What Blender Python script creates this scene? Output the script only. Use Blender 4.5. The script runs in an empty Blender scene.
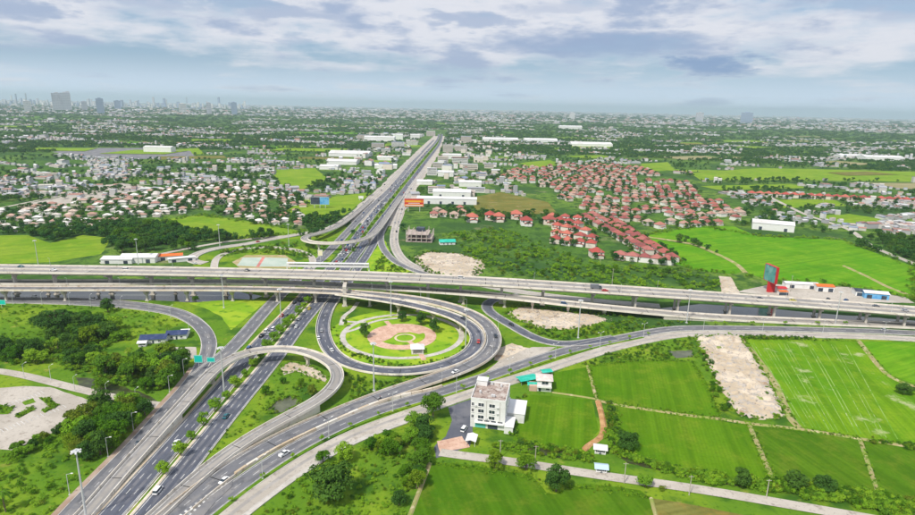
import bpy, bmesh, math, random
import numpy as np
from mathutils import Matrix, Vector
random.seed(7); rng = np.random.default_rng(11)
S = bpy.context.scene; C = S.collection
# ------------------------------------------------------------------ camera, sky, sun, exposure
F, H = 590.0, 140.0
P = math.atan((257.5-106.4)/F); RO = math.atan(.0215)
cd = bpy.data.cameras.new('camera'); cam = bpy.data.objects.new('camera', cd); C.objects.link(cam)
cd.sensor_width = 36; cd.lens = 36*F/915; cd.clip_start = 1; cd.clip_end = 200000
cam.matrix_world = Matrix.Translation((0, 0, H)) @ Matrix.Rotation(math.pi/2-P, 4, 'X') @ Matrix.Rotation(RO, 4, 'Z')
S.camera = cam
S.view_settings.view_transform = 'Standard'; S.view_settings.look = 'None'
S.view_settings.exposure = 0.05; S.view_settings.gamma = 1
S.cycles.max_bounces = 5; S.cycles.diffuse_bounces = 3; S.cycles.glossy_bounces = 2; S.cycles.transmission_bounces = 2
S.cycles.use_denoising = True; S.cycles.volume_bounces = 1
SUN_EL, SUN_AZ = math.radians(52), math.radians(215)      # azimuth clockwise from +Y: behind the camera, to its left
sd = bpy.data.lights.new('sun', 'SUN'); so = bpy.data.objects.new('sun', sd); C.objects.link(so)
sd.energy = 4.0; sd.angle = math.radians(5); sd.color = (1, .94, .83)
sv = Vector((math.sin(SUN_AZ)*math.cos(SUN_EL), math.cos(SUN_AZ)*math.cos(SUN_EL), math.sin(SUN_EL)))
so.rotation_euler = sv.to_track_quat('Z', 'Y').to_euler(); so.location = (0, 0, 400)

class N:                                                   # terse node builder
    def __init__(s, nt): s.nt = nt; s.n = nt.nodes; s.l = nt.links
    def add(s, t, ins=None, **kw):
        n = s.n.new(t)
        for k, v in kw.items(): setattr(n, k, v)
        for k, v in (ins or {}).items():
            if isinstance(v, bpy.types.NodeSocket): s.l.new(v, n.inputs[k])
            else: n.inputs[k].default_value = v
        return n
    def math(s, op, a, b=0.0, clamp=False): return s.add('ShaderNodeMath', {0: a, 1: b}, operation=op, use_clamp=clamp).outputs[0]
    def mix(s, f, a, b): return s.add('ShaderNodeMix', {0: f, 6: a, 7: b}, data_type='RGBA').outputs[2]
    def ramp(s, v, lo, hi): return s.add('ShaderNodeMapRange', {0: v, 1: lo, 2: hi, 3: 0.0, 4: 1.0}, interpolation_type='SMOOTHSTEP').outputs[0]
    def noise(s, vec, sc, det=3.0, rough=.55): return s.add('ShaderNodeTexNoise', {'Vector': vec, 'Scale': sc, 'Detail': det, 'Roughness': rough}).outputs[0]
c4 = lambda c: (c[0], c[1], c[2], 1.0)
W = bpy.data.worlds.new('World'); S.world = W; W.use_nodes = True
w = N(W.node_tree); w.n.clear()
sky = w.add('ShaderNodeTexSky', sky_type='NISHITA', sun_disc=False, sun_elevation=SUN_EL, sun_rotation=SUN_AZ, altitude=100, air_density=1.0, dust_density=1.2, ozone_density=2.0)
tc = w.add('ShaderNodeTexCoord').outputs['Generated']
sx = w.add('ShaderNodeSeparateXYZ', {0: tc})
zz = w.math('MAXIMUM', sx.outputs[2], 0.0)
den = w.math('ADD', zz, .055)
u = w.math('DIVIDE', sx.outputs[0], den); v = w.math('DIVIDE', sx.outputs[1], den)
cv = w.add('ShaderNodeCombineXYZ', {0: u, 1: v, 2: 3.7}).outputs[0]
big = w.noise(cv, .42, 7.0, .56)
azm = w.math('MULTIPLY', w.math('ARCTAN2', sx.outputs[0], sx.outputs[1]), 9.0)
cf = w.add('ShaderNodeCombineXYZ', {0: azm, 1: w.math('MULTIPLY', w.math('POWER', zz, .8), 26.0), 2: 1.3}).outputs[0]
fine = w.noise(cf, 1.0, 9.0, .6)
cover = w.ramp(zz, .045, .11)                              # the deck of cloud lifts clear of the horizon
dens = w.math('ADD', w.math('MULTIPLY', big, .5), w.math('MULTIPLY', fine, .5))
dens = w.math('ADD', dens, w.math('MULTIPLY', cover, .14))
mask = w.math('MULTIPLY', w.ramp(dens, .46, .65), .92)
shade = w.ramp(w.math('ADD', w.math('MULTIPLY', fine, .55), w.math('MULTIPLY', w.noise(cf, .55, 6.0), .45)), .49, .62)
# the few heavier cloud banks: centre and half-size as (azimuth tangent, sine of elevation)
wob = w.noise(cf, 2.6, 6.0, .6)
xa = w.math('ADD', w.math('DIVIDE', sx.outputs[0], w.math('MAXIMUM', w.math('ABSOLUTE', sx.outputs[1]), .05)), w.math('MULTIPLY', w.math('SUBTRACT', wob, .5), .26))
za = w.math('ADD', zz, w.math('MULTIPLY', w.math('SUBTRACT', fine, .5), .075))
bank = None
for ax, ez, hw, hh, am in ((.40, .073, .085, .022, 1.0), (.22, .098, .21, .022, .85), (-.71, .114, .07, .018, .7), (-.27, .131, .14, .012, .6), (.02, .127, .09, .01, .6), (.70, .15, .12, .028, .6), (-.25, .085, .06, .009, .4), (-.5, .135, .1, .014, .5), (.15, .148, .1, .01, .35)):
    dx_ = w.math('MULTIPLY', w.math('SUBTRACT', xa, ax), 1/hw); dz_ = w.math('MULTIPLY', w.math('SUBTRACT', za, ez), 1/hh)
    r2 = w.math('ADD', w.math('MULTIPLY', dx_, dx_), w.math('MULTIPLY', dz_, dz_))
    t_ = w.math('MULTIPLY', w.add('ShaderNodeMapRange', {0: r2, 1: .0, 2: 1.6, 3: 1.0, 4: 0.0}, interpolation_type='SMOOTHSTEP').outputs[0], am)
    bank = t_ if bank is None else w.math('MAXIMUM', bank, t_)
shade = w.math('MAXIMUM', w.math('MULTIPLY', shade, .72), w.math('MULTIPLY', bank, 1.0))
mask = w.math('MAXIMUM', mask, w.math('MULTIPLY', bank, .9))
ccol = w.mix(shade, (9.7, 9.7, 10.4, 1), (2.8, 4.1, 6.8, 1))
skyc = w.mix(.42, sky.outputs[0], (3.7, 6.7, 10.6, 1))
hz = w.ramp(zz, .0, .075)
skyc = w.mix(hz, (8.6, 10.2, 12.2, 1), skyc)
bg = w.add('ShaderNodeBackground', {0: w.mix(mask, skyc, ccol), 1: .082})
w.l.new(bg.outputs[0], w.add('ShaderNodeOutputWorld').inputs[0])

# ------------------------------------------------------------------ geometry helpers
drop = lambda d: np.maximum(0, np.asarray(d, float)-4000)**2/1.46e7      # the earth's curve, felt beyond a few kilometres
def at(px, py, z=0.0):
    """photograph pixel -> the point at height z where that sight line meets the land"""
    x = (px-457.5)/F; y = -(py-257.5)/F
    x, y = x*math.cos(RO)-y*math.sin(RO), x*math.sin(RO)+y*math.cos(RO)
    dy = y*math.sin(P)+math.cos(P); dz = y*math.cos(P)-math.sin(P)
    t = (z-H)/dz
    return np.array([x*t, dy*t, z])
def tag(o, label=None, cat=None, group=None, kind=None):
    if label: o['label'] = label
    if cat: o['category'] = cat
    if group: o['group'] = group
    if kind: o['kind'] = kind
    return o
def empty(name, loc=(0, 0, 0), rz=0.0, parent=None):
    o = bpy.data.objects.new(name, None); C.objects.link(o); o.location = loc; o.rotation_euler = (0, 0, rz)
    o.empty_display_size = .5
    if parent: o.parent = parent
    return o
def mesh(name, vs, fs, mats, mi=None, smooth=False):
    m = bpy.data.meshes.new(name); m.from_pydata([tuple(map(float, q)) for q in vs], [], fs)
    for k in (mats if isinstance(mats, (list, tuple)) else [mats]): m.materials.append(k)
    if mi is not None: m.polygons.foreach_set('material_index', mi)
    if smooth: m.polygons.foreach_set('use_smooth', [True]*len(m.polygons))
    m.update(); return m
def link(name, me, parent=None, loc=None, rz=0.0):
    o = bpy.data.objects.new(name, me); C.objects.link(o)
    if parent: o.parent = parent
    if loc is not None: o.location = loc
    o.rotation_euler = (0, 0, rz)
    return o
class MB:                                                  # collects shapes for one mesh
    def __init__(s): s.v = []; s.f = []; s.mi = []
    def add(s, vs, fs, k=0):
        b = len(s.v); s.v += [tuple(map(float, q)) for q in vs]; s.f += [tuple(i+b for i in f) for f in fs]; s.mi += [k]*len(fs)
        return s
    def box(s, x0, x1, y0, y1, z0, z1, k=0, M=None):
        vs = [(x, y, z) for z in (z0, z1) for x, y in ((x0, y0), (x1, y0), (x1, y1), (x0, y1))]
        if M is not None: vs = [tuple(M @ Vector(q)) for q in vs]
        return s.add(vs, [(3, 2, 1, 0), (4, 5, 6, 7), (0, 1, 5, 4), (1, 2, 6, 5), (2, 3, 7, 6), (3, 0, 4, 7)], k)
    def bar(s, a, b, r0, r1=None, n=6, k=0):
        a, b = Vector(a), Vector(b); r1 = r0 if r1 is None else r1
        q = (b-a).to_track_quat('Z', 'Y'); vs = []
        for p, r in ((a, r0), (b, r1)):
            vs += [p + q @ Vector((r*math.cos(2*math.pi*i/n), r*math.sin(2*math.pi*i/n), 0)) for i in range(n)]
        return s.add(vs, [(i, (i+1) % n, n+(i+1) % n, n+i) for i in range(n)] + [tuple(range(n-1, -1, -1)), tuple(range(n, 2*n))], k)
    def lathe(s, prof, n=12, c=(0, 0), k=0):
        vs = [(c[0]+r*math.cos(2*math.pi*i/n), c[1]+r*math.sin(2*math.pi*i/n), z) for r, z in prof for i in range(n)]
        fs = [(j*n+i, j*n+(i+1) % n, (j+1)*n+(i+1) % n, (j+1)*n+i) for j in range(len(prof)-1) for i in range(n)]
        fs += [tuple(range(n-1, -1, -1)), tuple(range((len(prof)-1)*n, len(prof)*n))]
        return s.add(vs, fs, k)
    def mesh(s, name, mats, smooth=False): return mesh(name, s.v, s.f, mats, s.mi, smooth)
    def build(s, name, mats, parent=None, loc=None, rz=0.0, smooth=False): return link(name, s.mesh(name, mats, smooth), parent, loc, rz)
def spline(pts, step=4.0, smooth=3):
    p = np.array(pts, float); q = np.vstack([2*p[0]-p[1], p, 2*p[-1]-p[-2]]); out = []
    for i in range(1, len(q)-2):
        n = max(2, int(np.linalg.norm(q[i+1]-q[i])/step))
        for k in range(n):
            t = k/n; a, b, c, d = q[i-1], q[i], q[i+1], q[i+2]
            out.append(.5*((2*b)+(c-a)*t+(2*a-5*b+4*c-d)*t*t+(3*b-a-3*c+d)*t**3))
    out.append(p[-1]); o = np.array(out)
    s = np.r_[0, np.cumsum(np.linalg.norm(np.diff(o[:, :2], axis=0), axis=1))]
    n = max(3, int(s[-1]/step)); ss = np.linspace(0, s[-1], n+1)
    o = np.stack([np.interp(ss, s, o[:, k]) for k in range(o.shape[1])], 1)
    for _ in range(smooth*3): o[1:-1] = .25*o[:-2]+.5*o[1:-1]+.25*o[2:]
    return o
def pxpath(l, step=4.0, smooth=3): return spline([list(at(*q[:3]))+list(q[3:]) if len(q) > 3 else at(*q) for q in l], step, smooth)
def frame(p):
    t = np.gradient(p[:, :2], axis=0); t /= np.linalg.norm(t, axis=1)[:, None]+1e-9
    return t, np.stack([t[:, 1], -t[:, 0]], 1)             # tangent, right-hand normal
def offset(p, d, dz=0.0):
    _, n = frame(p); o = p[:, :3].copy(); o[:, :2] += n*(d if np.isscalar(d) else np.asarray(d)[:, None]); o[:, 2] += dz
    return o
def sweep(name, p, prof, m, parent=None, closed=True, smooth=False):
    """prof: (offset, z) pairs; swept along p"""
    k = len(prof); _, n = frame(p); vs = []
    for i in range(len(p)):
        vs += [(p[i, 0]+n[i, 0]*o, p[i, 1]+n[i, 1]*o, p[i, 2]+z) for o, z in prof]
    fs = [(i*k+j, i*k+(j+1) % k, (i+1)*k+(j+1) % k, (i+1)*k+j) for i in range(len(p)-1) for j in range(k if closed else k-1)]
    if closed: fs += [tuple(range(k)), tuple((len(p)-1)*k+j for j in range(k-1, -1, -1))]
    return link(name, mesh(name, vs, fs, m, None, smooth), parent)
def ribbon(name, p, w, m, parent=None, dz=0.0):
    w = np.broadcast_to(np.asarray(w, float), (len(p),)); a, b = offset(p, -w/2, dz), offset(p, w/2, dz)
    vs = [q for i in range(len(p)) for q in (a[i], b[i])]
    return link(name, mesh(name, vs, [(2*i, 2*i+1, 2*i+3, 2*i+2) for i in range(len(p)-1)], m), parent)
def arclen(p): return np.r_[0, np.cumsum(np.linalg.norm(np.diff(p[:, :2], axis=0), axis=1))]
def dashes(p, offs, solid, dz, width=.24, dash=3.2, gap=6.0):
    """dashed lines at offs and solid ones at solid, as one flat mesh of paint"""
    b = MB(); s = arclen(p)
    def seg(q, i0, i1, w):
        l, r = offset(q, -w/2), offset(q, w/2); vs = [x for i in range(len(q)) for x in (l[i], r[i])]
        b.add(vs, [(2*i, 2*i+1, 2*i+3, 2*i+2) for i in range(len(q)-1)])
    at_s = lambda q, a: np.array([np.interp(a, s, q[:, k]) for k in range(3)])
    for o in offs:
        q = offset(p, o, dz); a = 2.0
        while a+dash < s[-1]: seg(np.array([at_s(q, a), at_s(q, a+dash)]), 0, 1, width); a += dash+gap
    for o in solid: seg(offset(p, o, dz), 0, 0, width)
    return b
def inpoly(pts, poly):
    x, y = pts[:, 0], pts[:, 1]; r = np.zeros(len(pts), bool); n = len(poly)
    for i in range(n):
        x0, y0 = poly[i][:2]; x1, y1 = poly[i-1][:2]
        r ^= ((y0 > y) != (y1 > y)) & (x < (x1-x0)*(y-y0)/(y1-y0+1e-12)+x0)
    return r
def wpoly(px, z=0.0): return np.array([at(a, b, z) for a, b in px])
def rough_edge(poly, step, amp):
    out = []
    for i in range(len(poly)):
        a, b = poly[i], poly[(i+1) % len(poly)]; n = max(1, int(np.linalg.norm(b-a)/step))
        for k in range(n):
            q = a+(b-a)*k/n
            if k: q = q+np.r_[rng.normal(0, amp, 2), 0]
            out.append(q)
    return np.array(out)
def patch(name, px, z, m, step=5.0, amp=.35, kind='structure', label=None, parent=None):
    v = rough_edge(wpoly(px, z), step, amp)
    a = sum(v[i-1][0]*v[i][1]-v[i][0]*v[i-1][1] for i in range(len(v)))
    if a < 0: v = v[::-1]
    o = link(name, mesh(name, v, [tuple(range(len(v)))], m), parent)
    if parent is None: tag(o, label, kind=kind)
    return o
def sample(px, n, z=0.0):
    poly = wpoly(px, z); lo, hi = poly[:, :2].min(0), poly[:, :2].max(0); out = []
    while len(out) < n:
        q = rng.uniform(lo, hi, (max(64, n*2), 2)); out += list(q[inpoly(q, poly)])
    return np.array(out[:n])

# ------------------------------------------------------------------ materials
def mat(name, base, layers=(), rough=.85, bump=0.0, bscale=1.0, spec=.25, rnd=None, metallic=0.0, transl=0.0, objcol=False, obj_space=False, emit=None):
    """layers: (colour, noise scale, lo, hi) blended over the base; rnd: ramp colours picked per object"""
    m = bpy.data.materials.new(name); m.use_nodes = True; k = N(m.node_tree); k.n.clear()
    if obj_space: pos = k.add('ShaderNodeTexCoord').outputs['Object']
    else: pos = k.add('ShaderNodeNewGeometry').outputs['Position']
    oi = k.add('ShaderNodeObjectInfo')
    if objcol: col = oi.outputs['Color']
    elif rnd:
        r = k.add('ShaderNodeValToRGB', {0: oi.outputs['Random']}); e = r.color_ramp.elements; r.color_ramp.interpolation = 'CONSTANT'
        e[0].position = 0; e[0].color = c4(rnd[0]); e[1].position = 1/len(rnd); e[1].color = c4(rnd[1 % len(rnd)])
        for i in range(2, len(rnd)): x = e.new(i/len(rnd)); x.color = c4(rnd[i])
        col = r.outputs[0]
    else: col = c4(base)
    for L in layers:
        vec = pos
        if len(L) > 4: vec = k.add('ShaderNodeMapping', {0: pos, 2: (0, 0, L[4]), 3: L[5]}).outputs[0]
        col = k.mix(k.ramp(k.noise(vec, L[1], 4.0), L[2], L[3]), col, c4(L[0]))
    b = k.add('ShaderNodeBsdfPrincipled', {'Base Color': col, 'Roughness': rough, 'Specular IOR Level': spec, 'Metallic': metallic})
    if emit: b.inputs['Emission Color'].default_value = c4(emit[0]); b.inputs['Emission Strength'].default_value = emit[1]
    if bump:
        h = k.noise(pos, bscale, 4.0)
        k.l.new(k.add('ShaderNodeBump', {'Strength': 1.0, 'Distance': bump, 'Height': h}).outputs[0], b.inputs['Normal'])
    out = b.outputs[0]
    if transl:
        tr = k.add('ShaderNodeBsdfTranslucent', {0: col}); out = k.add('ShaderNodeMixShader', {0: transl, 1: out, 2: tr.outputs[0]}).outputs[0]
    k.l.new(out, k.add('ShaderNodeOutputMaterial').inputs[0])
    return m
ASPH = mat('asphalt', (.105, .113, .142), [((.16, .162, .185), .05, .44, .6), ((.075, .08, .1), .14, .55, .68), ((.08, .088, .115), .5, .5, .75, .7, (1, .12, 1))], rough=.8, bump=.01, bscale=3)
ASPG = mat('asphalt_worn', (.165, .168, .185), [((.23, .222, .222), .06, .44, .6), ((.115, .118, .13), .13, .55, .68), ((.125, .13, .145), .5, .55, .75)], rough=.85)
ASPL = mat('asphalt_pale', (.29, .272, .255), [((.37, .345, .315), .06, .42, .62), ((.21, .205, .21), .4, .55, .75)], rough=.85)
CONC = mat('road_concrete', (.41, .37, .32), [((.50, .455, .40), .05, .4, .6), ((.29, .25, .21), .3, .55, .75), ((.33, .3, .26), .9, .55, .7)], rough=.9)
KERB = mat('kerb_concrete', (.50, .475, .44), [((.6, .57, .53), .1, .4, .6), ((.33, .3, .26), .3, .55, .7)], rough=.95)
BRIDGE = mat('bridge_concrete', (.51, .47, .415), [((.60, .56, .50), .08, .4, .6), ((.30, .28, .25), .3, .55, .72), ((.24, .22, .2), .9, .62, .74)], rough=.9)
PARA = mat('parapet_concrete', (.66, .60, .52), [((.74, .69, .61), .12, .4, .6), ((.42, .37, .31), .3, .55, .72), ((.3, .26, .22), .9, .64, .74)], rough=.9)
TAN = mat('stained_concrete', (.52, .41, .28), [((.62, .54, .43), .1, .4, .6), ((.34, .25, .17), .4, .58, .76)], rough=.95)
BROWN = mat('brown_shoulder', (.33, .23, .17), [((.45, .36, .29), .1, .4, .62), ((.2, .13, .09), .4, .55, .76)], rough=.95)
PAINT = mat('road_paint', (.62, .62, .61), [((.4, .4, .4), .25, .45, .62), ((.25, .25, .26), .7, .55, .7)], rough=.7)
YPAINT = mat('yellow_paint', (.62, .42, .06), [((.4, .3, .1), .5, .5, .7)], rough=.7)
DIRT = mat('bare_earth', (.50, .41, .30), [((.62, .53, .42), .06, .45, .6), ((.34, .24, .16), .1, .57, .68), ((.43, .39, .35), .4, .5, .62), ((.22, .18, .14), .8, .6, .7), ((.2, .26, .06), .16, .66, .72)], rough=.95, bump=.5, bscale=.35)
ORANGE_DIRT = mat('orange_earth', (.42, .22, .09), [((.55, .33, .16), .3, .4, .6), ((.25, .13, .06), .6, .5, .7)], rough=.95, bump=.1)
GRASS = mat('grass', (.105, .215, .016), [((.19, .29, .02), .028, .44, .62), ((.045, .12, .014), .05, .5, .68), ((.26, .29, .05), .11, .6, .74), ((.05, .13, .012), .5, .52, .75)], rough=.95, spec=.03, bump=.2, bscale=.6)
LAWN = mat('lawn', (.20, .36, .02), [((.30, .42, .03), .06, .42, .6), ((.10, .24, .015), .14, .52, .7), ((.33, .35, .07), .4, .62, .76)], rough=.95, spec=.03, bump=.06, bscale=1.2)
LAND = mat('open_land', (.08, .17, .026), [((.14, .235, .035), .006, .45, .6), ((.045, .105, .028), .011, .47, .6), ((.2, .21, .1), .02, .6, .7), ((.045, .105, .022), .07, .46, .62), ((.03, .075, .02), .3, .5, .7)], rough=.95, spec=.03)
WATER = mat('water', (.028, .035, .03), [((.09, .1, .09), .03, .45, .6)], rough=.08, spec=.7, bump=.03, bscale=.8)
POND = mat('pond_water', (.085, .095, .05), [((.13, .14, .08), .1, .45, .6)], rough=.2, spec=.4)
DITCH = mat('ditch_water', (.045, .05, .022), [((.08, .10, .03), .25, .48, .6), ((.05, .11, .02), .5, .55, .65)], rough=.3, spec=.3)
BUNDM = mat('bund_earth', (.33, .29, .13), [((.22, .30, .05), .15, .45, .6), ((.5, .42, .27), .3, .52, .7)], rough=.95)
PINK = mat('pink_paving', (.54, .34, .25), [((.64, .44, .34), .2, .4, .6), ((.44, .24, .19), .6, .52, .72)], rough=.9)
PATHM = mat('path_paving', (.46, .43, .39), [((.55, .52, .48), .2, .4, .6), ((.34, .31, .28), .5, .55, .7)], rough=.9)
COURT = mat('court_green', (.40, .48, .41), [((.47, .53, .46), .1, .4, .6)], rough=.8)
COURTR = mat('court_red', (.46, .18, .16), [((.66, .24, .2), .1, .4, .6)], rough=.8)
WHITE = mat('white_paint', (.78, .77, .76), [((.7, .68, .66), .2, .5, .7)], rough=.7)
STEEL = mat('galvanised_steel', (.62, .63, .64), rough=.45, metallic=.3)
GLASS = mat('dark_glass', (.03, .045, .06), rough=.12, spec=.6)
RUBBER = mat('rubber', (.02, .02, .02), rough=.8)
CARP = mat('car_paint', (1, 1, 1), rough=.25, spec=.5, objcol=True)
SLATE = mat('blue_roof', (.03, .05, .13), [((.06, .08, .17), .4, .45, .65)], rough=.6)
TEAL = mat('teal_sign', (.01, .52, .44), rough=.5)
TARP = mat('green_tarp', (.02, .42, .30), [((.05, .5, .4), .4, .4, .6)], rough=.7)
BARK = mat('bark', (.12, .085, .06), [((.2, .15, .11), 1.5, .4, .6)], rough=.95)
def leafmat(name, cols, dark, tr=.22):
    return mat(name, None, [(dark, .55, .5, .74)], rough=.9, spec=.04, rnd=cols, transl=tr)
LEAF = leafmat('leaves', [(.085, .20, .012), (.12, .24, .013), (.065, .18, .013), (.165, .265, .016), (.095, .21, .018), (.15, .205, .02), (.075, .19, .010)], (.03, .10, .008))
LEAFB = leafmat('bright_leaves', [(.19, .37, .022), (.24, .41, .026), (.165, .33, .024)], (.10, .22, .016))
LEAFD = leafmat('dark_leaves', [(.06, .145, .024), (.08, .17, .026), (.052, .13, .024)], (.028, .08, .016))
LEAFF = leafmat('far_leaves', [(.045, .135, .028), (.062, .155, .026), (.034, .115, .03), (.09, .185, .022), (.05, .14, .02)], (.022, .08, .018))
WALLF = mat('far_walls', None, [], rough=.9, rnd=[(.46, .46, .46), (.38, .38, .40), (.52, .5, .47), (.6, .6, .6)])
WALLS = mat('house_walls', None, [((.5, .45, .4), .15, .55, .75)], rough=.9, rnd=[(.72, .7, .66), (.66, .6, .54), (.7, .62, .55), (.76, .75, .73)])
ROOF_RED = mat('red_roof', None, [((.25, .07, .06), .12, .5, .72)], rough=.8, rnd=[(.40, .075, .06), (.44, .10, .075), (.33, .065, .058), (.47, .14, .10), (.36, .085, .07)])
ROOF_PINK = mat('pink_roof', None, [((.3, .15, .13), .12, .5, .72)], rough=.8, rnd=[(.36, .12, .095), (.41, .165, .13), (.31, .095, .08), (.45, .26, .2), (.26, .075, .065), (.42, .31, .25), (.35, .13, .105)])
ROOF_DARK = mat('maroon_roof', None, [((.2, .07, .065), .12, .5, .72)], rough=.8, rnd=[(.30, .09, .08), (.36, .11, .09), (.27, .08, .075), (.38, .14, .12)])
ROOF_MIX = mat('mixed_roof', None, [((.3, .25, .22), .15, .5, .72)], rough=.8, rnd=[(.62, .58, .54), (.5, .33, .27), (.7, .68, .66), (.42, .26, .2), (.58, .46, .38), (.72, .7, .67), (.38, .2, .16)])
ROOF_FAR = mat('far_roofs', None, [((.35, .34, .34), .02, .5, .7)], rough=.8, rnd=[(.52, .53, .55), (.36, .36, .38), (.66, .66, .66), (.32, .18, .15), (.36, .37, .41), (.48, .40, .35), (.42, .22, .18), (.22, .27, .38), (.5, .47, .43)])
METAL_ROOF = mat('metal_roof', (.72, .72, .72), [((.62, .6, .58), .05, .45, .62), ((.5, .4, .33), .2, .62, .76)], rough=.5)
def rowmat(name, a, b, ang, period, bare=None, rows=.5):
    """paddy: rows at a drill spacing plus broad patches of older and younger crop"""
    m = bpy.data.materials.new(name); m.use_nodes = True; k = N(m.node_tree); k.n.clear()
    pos = k.add('ShaderNodeNewGeometry').outputs['Position']
    mp = k.add('ShaderNodeMapping', {0: pos, 2: (0, 0, ang)}, vector_type='TEXTURE').outputs[0]
    dis = k.noise(pos, .05, 2.0)
    wv = k.add('ShaderNodeTexWave', {'Vector': mp, 'Scale': 6.2832/20/period, 'Distortion': 1.2, 'Detail': 2.0, 'Detail Scale': .4}, bands_direction='Y').outputs[1]
    st = k.noise(k.add('ShaderNodeMapping', {0: mp, 3: (.01, .22, 1)}).outputs[0], 1.0, 3.0)
    col = k.mix(k.ramp(k.noise(pos, .022, 5.0, .6), .36, .64), c4(a), c4(b))
    col = k.mix(k.math('MULTIPLY', k.ramp(st, .38, .66), .55), col, c4([x*.62 for x in a]))
    col = k.mix(k.math('MULTIPLY', k.ramp(k.noise(pos, .07, 6.0, .72), .47, .66), .62), col, c4([min(a[0]*1.9+.03, .3), a[1]*1.25, a[2]+.012]))
    col = k.mix(k.math('MULTIPLY', wv, rows*.4), col, c4([x*.7 for x in a]))
    col = k.mix(k.math('MULTIPLY', k.ramp(k.noise(pos, .6, 4.0, .65), .45, .75), .4), col, c4([x*.6 for x in a]))
    if bare: col = k.mix(k.math('MULTIPLY', k.ramp(k.noise(pos, .05, 5.0, .65), .58, .68), bare[1]), col, c4(bare[0]))
    b_ = k.add('ShaderNodeBsdfPrincipled', {'Base Color': col, 'Roughness': .95, 'Specular IOR Level': .03})
    k.l.new(k.add('ShaderNodeBump', {'Strength': 1.0, 'Distance': .15, 'Height': k.noise(pos, .9, 5.0, .7)}).outputs[0], b_.inputs['Normal'])
    k.l.new(b_.outputs[0], k.add('ShaderNodeOutputMaterial').inputs[0])
    return m
#@@SECTION ground
# ------------------------------------------------------------------ land, fields, water
g = MB()
R0 = [0, 120, 250, 400, 650, 1000, 2000, 3600, 5000, 6500, 8000, 10000, 12500, 15500, 19000, 23000, 28000, 34000, 40000, 47000, 56000, 66000]
nA = 72
vs = [(0, 300, 0)]+[(r*math.sin(2*math.pi*a/nA), 300+r*math.cos(2*math.pi*a/nA), -float(drop(r))) for r in R0[1:] for a in range(nA)]
fs = [(0, 1+(a+1) % nA, 1+a) for a in range(nA)]
for i in range(len(R0)-2):
    fs += [(1+i*nA+a, 1+i*nA+(a+1) % nA, 1+(i+1)*nA+(a+1) % nA, 1+(i+1)*nA+a) for a in range(nA)]
tag(link('ground', mesh('ground', vs, [f[::-1] for f in fs], LAND)), 'open land with grass and scrub reaching to the horizon', kind='structure')
ROWA = math.atan2(*(at(830, 425)-at(770, 345))[1::-1])
PADDY = rowmat('paddy_crop', (.078, .20, .006), (.12, .24, .009), ROWA, 1.6)
PADDY_D = rowmat('paddy_crop_deep', (.064, .165, .007), (.10, .205, .01), ROWA+.5, 2.2)
PADDY_B = rowmat('paddy_crop_young', (.10, .262, .008), (.175, .32, .012), ROWA, 2.0, ((.40, .43, .22), .85))  # pale patches: bare spots together with water gleam painted into the crop colour
PADDY_N = rowmat('paddy_crop_bright', (.09, .285, .008), (.15, .33, .012), ROWA-.9, 3.0)
PADDY_Y = rowmat('pasture', (.16, .305, .018), (.245, .35, .032), .5, 4.0)
OLIVE = rowmat('fallow', (.15, .16, .035), (.22, .22, .06), .3, 3.0, ((.3, .24, .13), .8))
def field(name, px, z, m, label): return patch(name, px, z, m, 6, .3, 'structure', label)
# grass round the interchange
patch('grass', [(-60, 296), (150, 300), (240, 290), (330, 285), (420, 286), (500, 296), (640, 330), (720, 334), (720, 345), (600, 352), (540, 400), (480, 400), (440, 470), (410, 520), (395, 560), (-120, 560), (-160, 380)], .03, GRASS, 8, .4)
patch('grass', [(395, 560), (412, 515), (440, 440), (510, 395), (560, 366), (640, 348), (735, 337), (960, 341), (1100, 420), (1100, 620), (600, 620)], .025, GRASS, 8, .4)
patch('lawn', [(188, 303), (235, 299), (268, 300), (240, 323), (231, 330), (222, 317), (205, 308)], .06, LAWN, 3, .2, label='bright lawn wedge between the slip road and the service road')
patch('roadside', [(360, 203), (376, 190), (396, 171), (421, 147), (434, 136), (445, 136), (441, 150), (424, 178), (409, 203), (400, 226), (385, 226), (350, 222)], .02, CONC, 20, 1.0, label='paved roadside of the far highway')
field('paddy_field', [(430, 463), (455, 463), (490, 468), (530, 474), (540, 484), (547, 493), (556, 494), (566, 488), (578, 483), (610, 486), (640, 490), (650, 498), (658, 520), (662, 540), (395, 540), (408, 515)], .07, PADDY_D, 'dark green paddy at the bottom edge below the local road')
field('fallow_field', [(651, 498), (700, 506), (760, 518), (790, 540), (668, 540)], .07, OLIVE, 'olive fallow plot below the hedge and local road')
field('paddy_field', [(524, 394), (591, 399.5), (599, 430), (590, 443), (580, 452), (513, 440), (516, 420)], .07, PADDY, 'green paddy right beside the white four storey building')
field('paddy_field', [(552, 373), (587, 367), (595, 398), (553, 392)], .07, PADDY, 'small green paddy beside the small white house')
field('paddy_field', [(589, 366), (612, 362), (640, 361), (692, 361), (703, 374), (714, 400), (721, 417), (690, 414.5), (612, 403), (598, 398)], .07, PADDY, 'large green paddy beside the strip of bare rubble earth')
field('paddy_field', [(616, 406), (690, 417), (747, 424), (772, 481), (735, 478), (690, 469), (634, 454), (622, 436)], .07, PADDY, 'green paddy between the orange ditch and the straight grey bund')
field('paddy_field', [(751, 425), (800, 431), (857, 440), (876, 493), (836, 488), (775, 481)], .07, PADDY_D, 'deep green paddy above the bottom hedge, between two bunds')
field('paddy_field', [(863, 441), (925, 450), (960, 456), (960, 510), (880, 494)], .07, PADDY_D, 'deep green paddy corner cut by the right edge')
field('paddy_field', [(743, 339), (857, 341), (887, 376), (925, 391), (960, 405), (960, 452), (860, 437), (798, 427), (780, 396)], .07, PADDY_B, 'bright paddy crossed by pale tractor lines')
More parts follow.
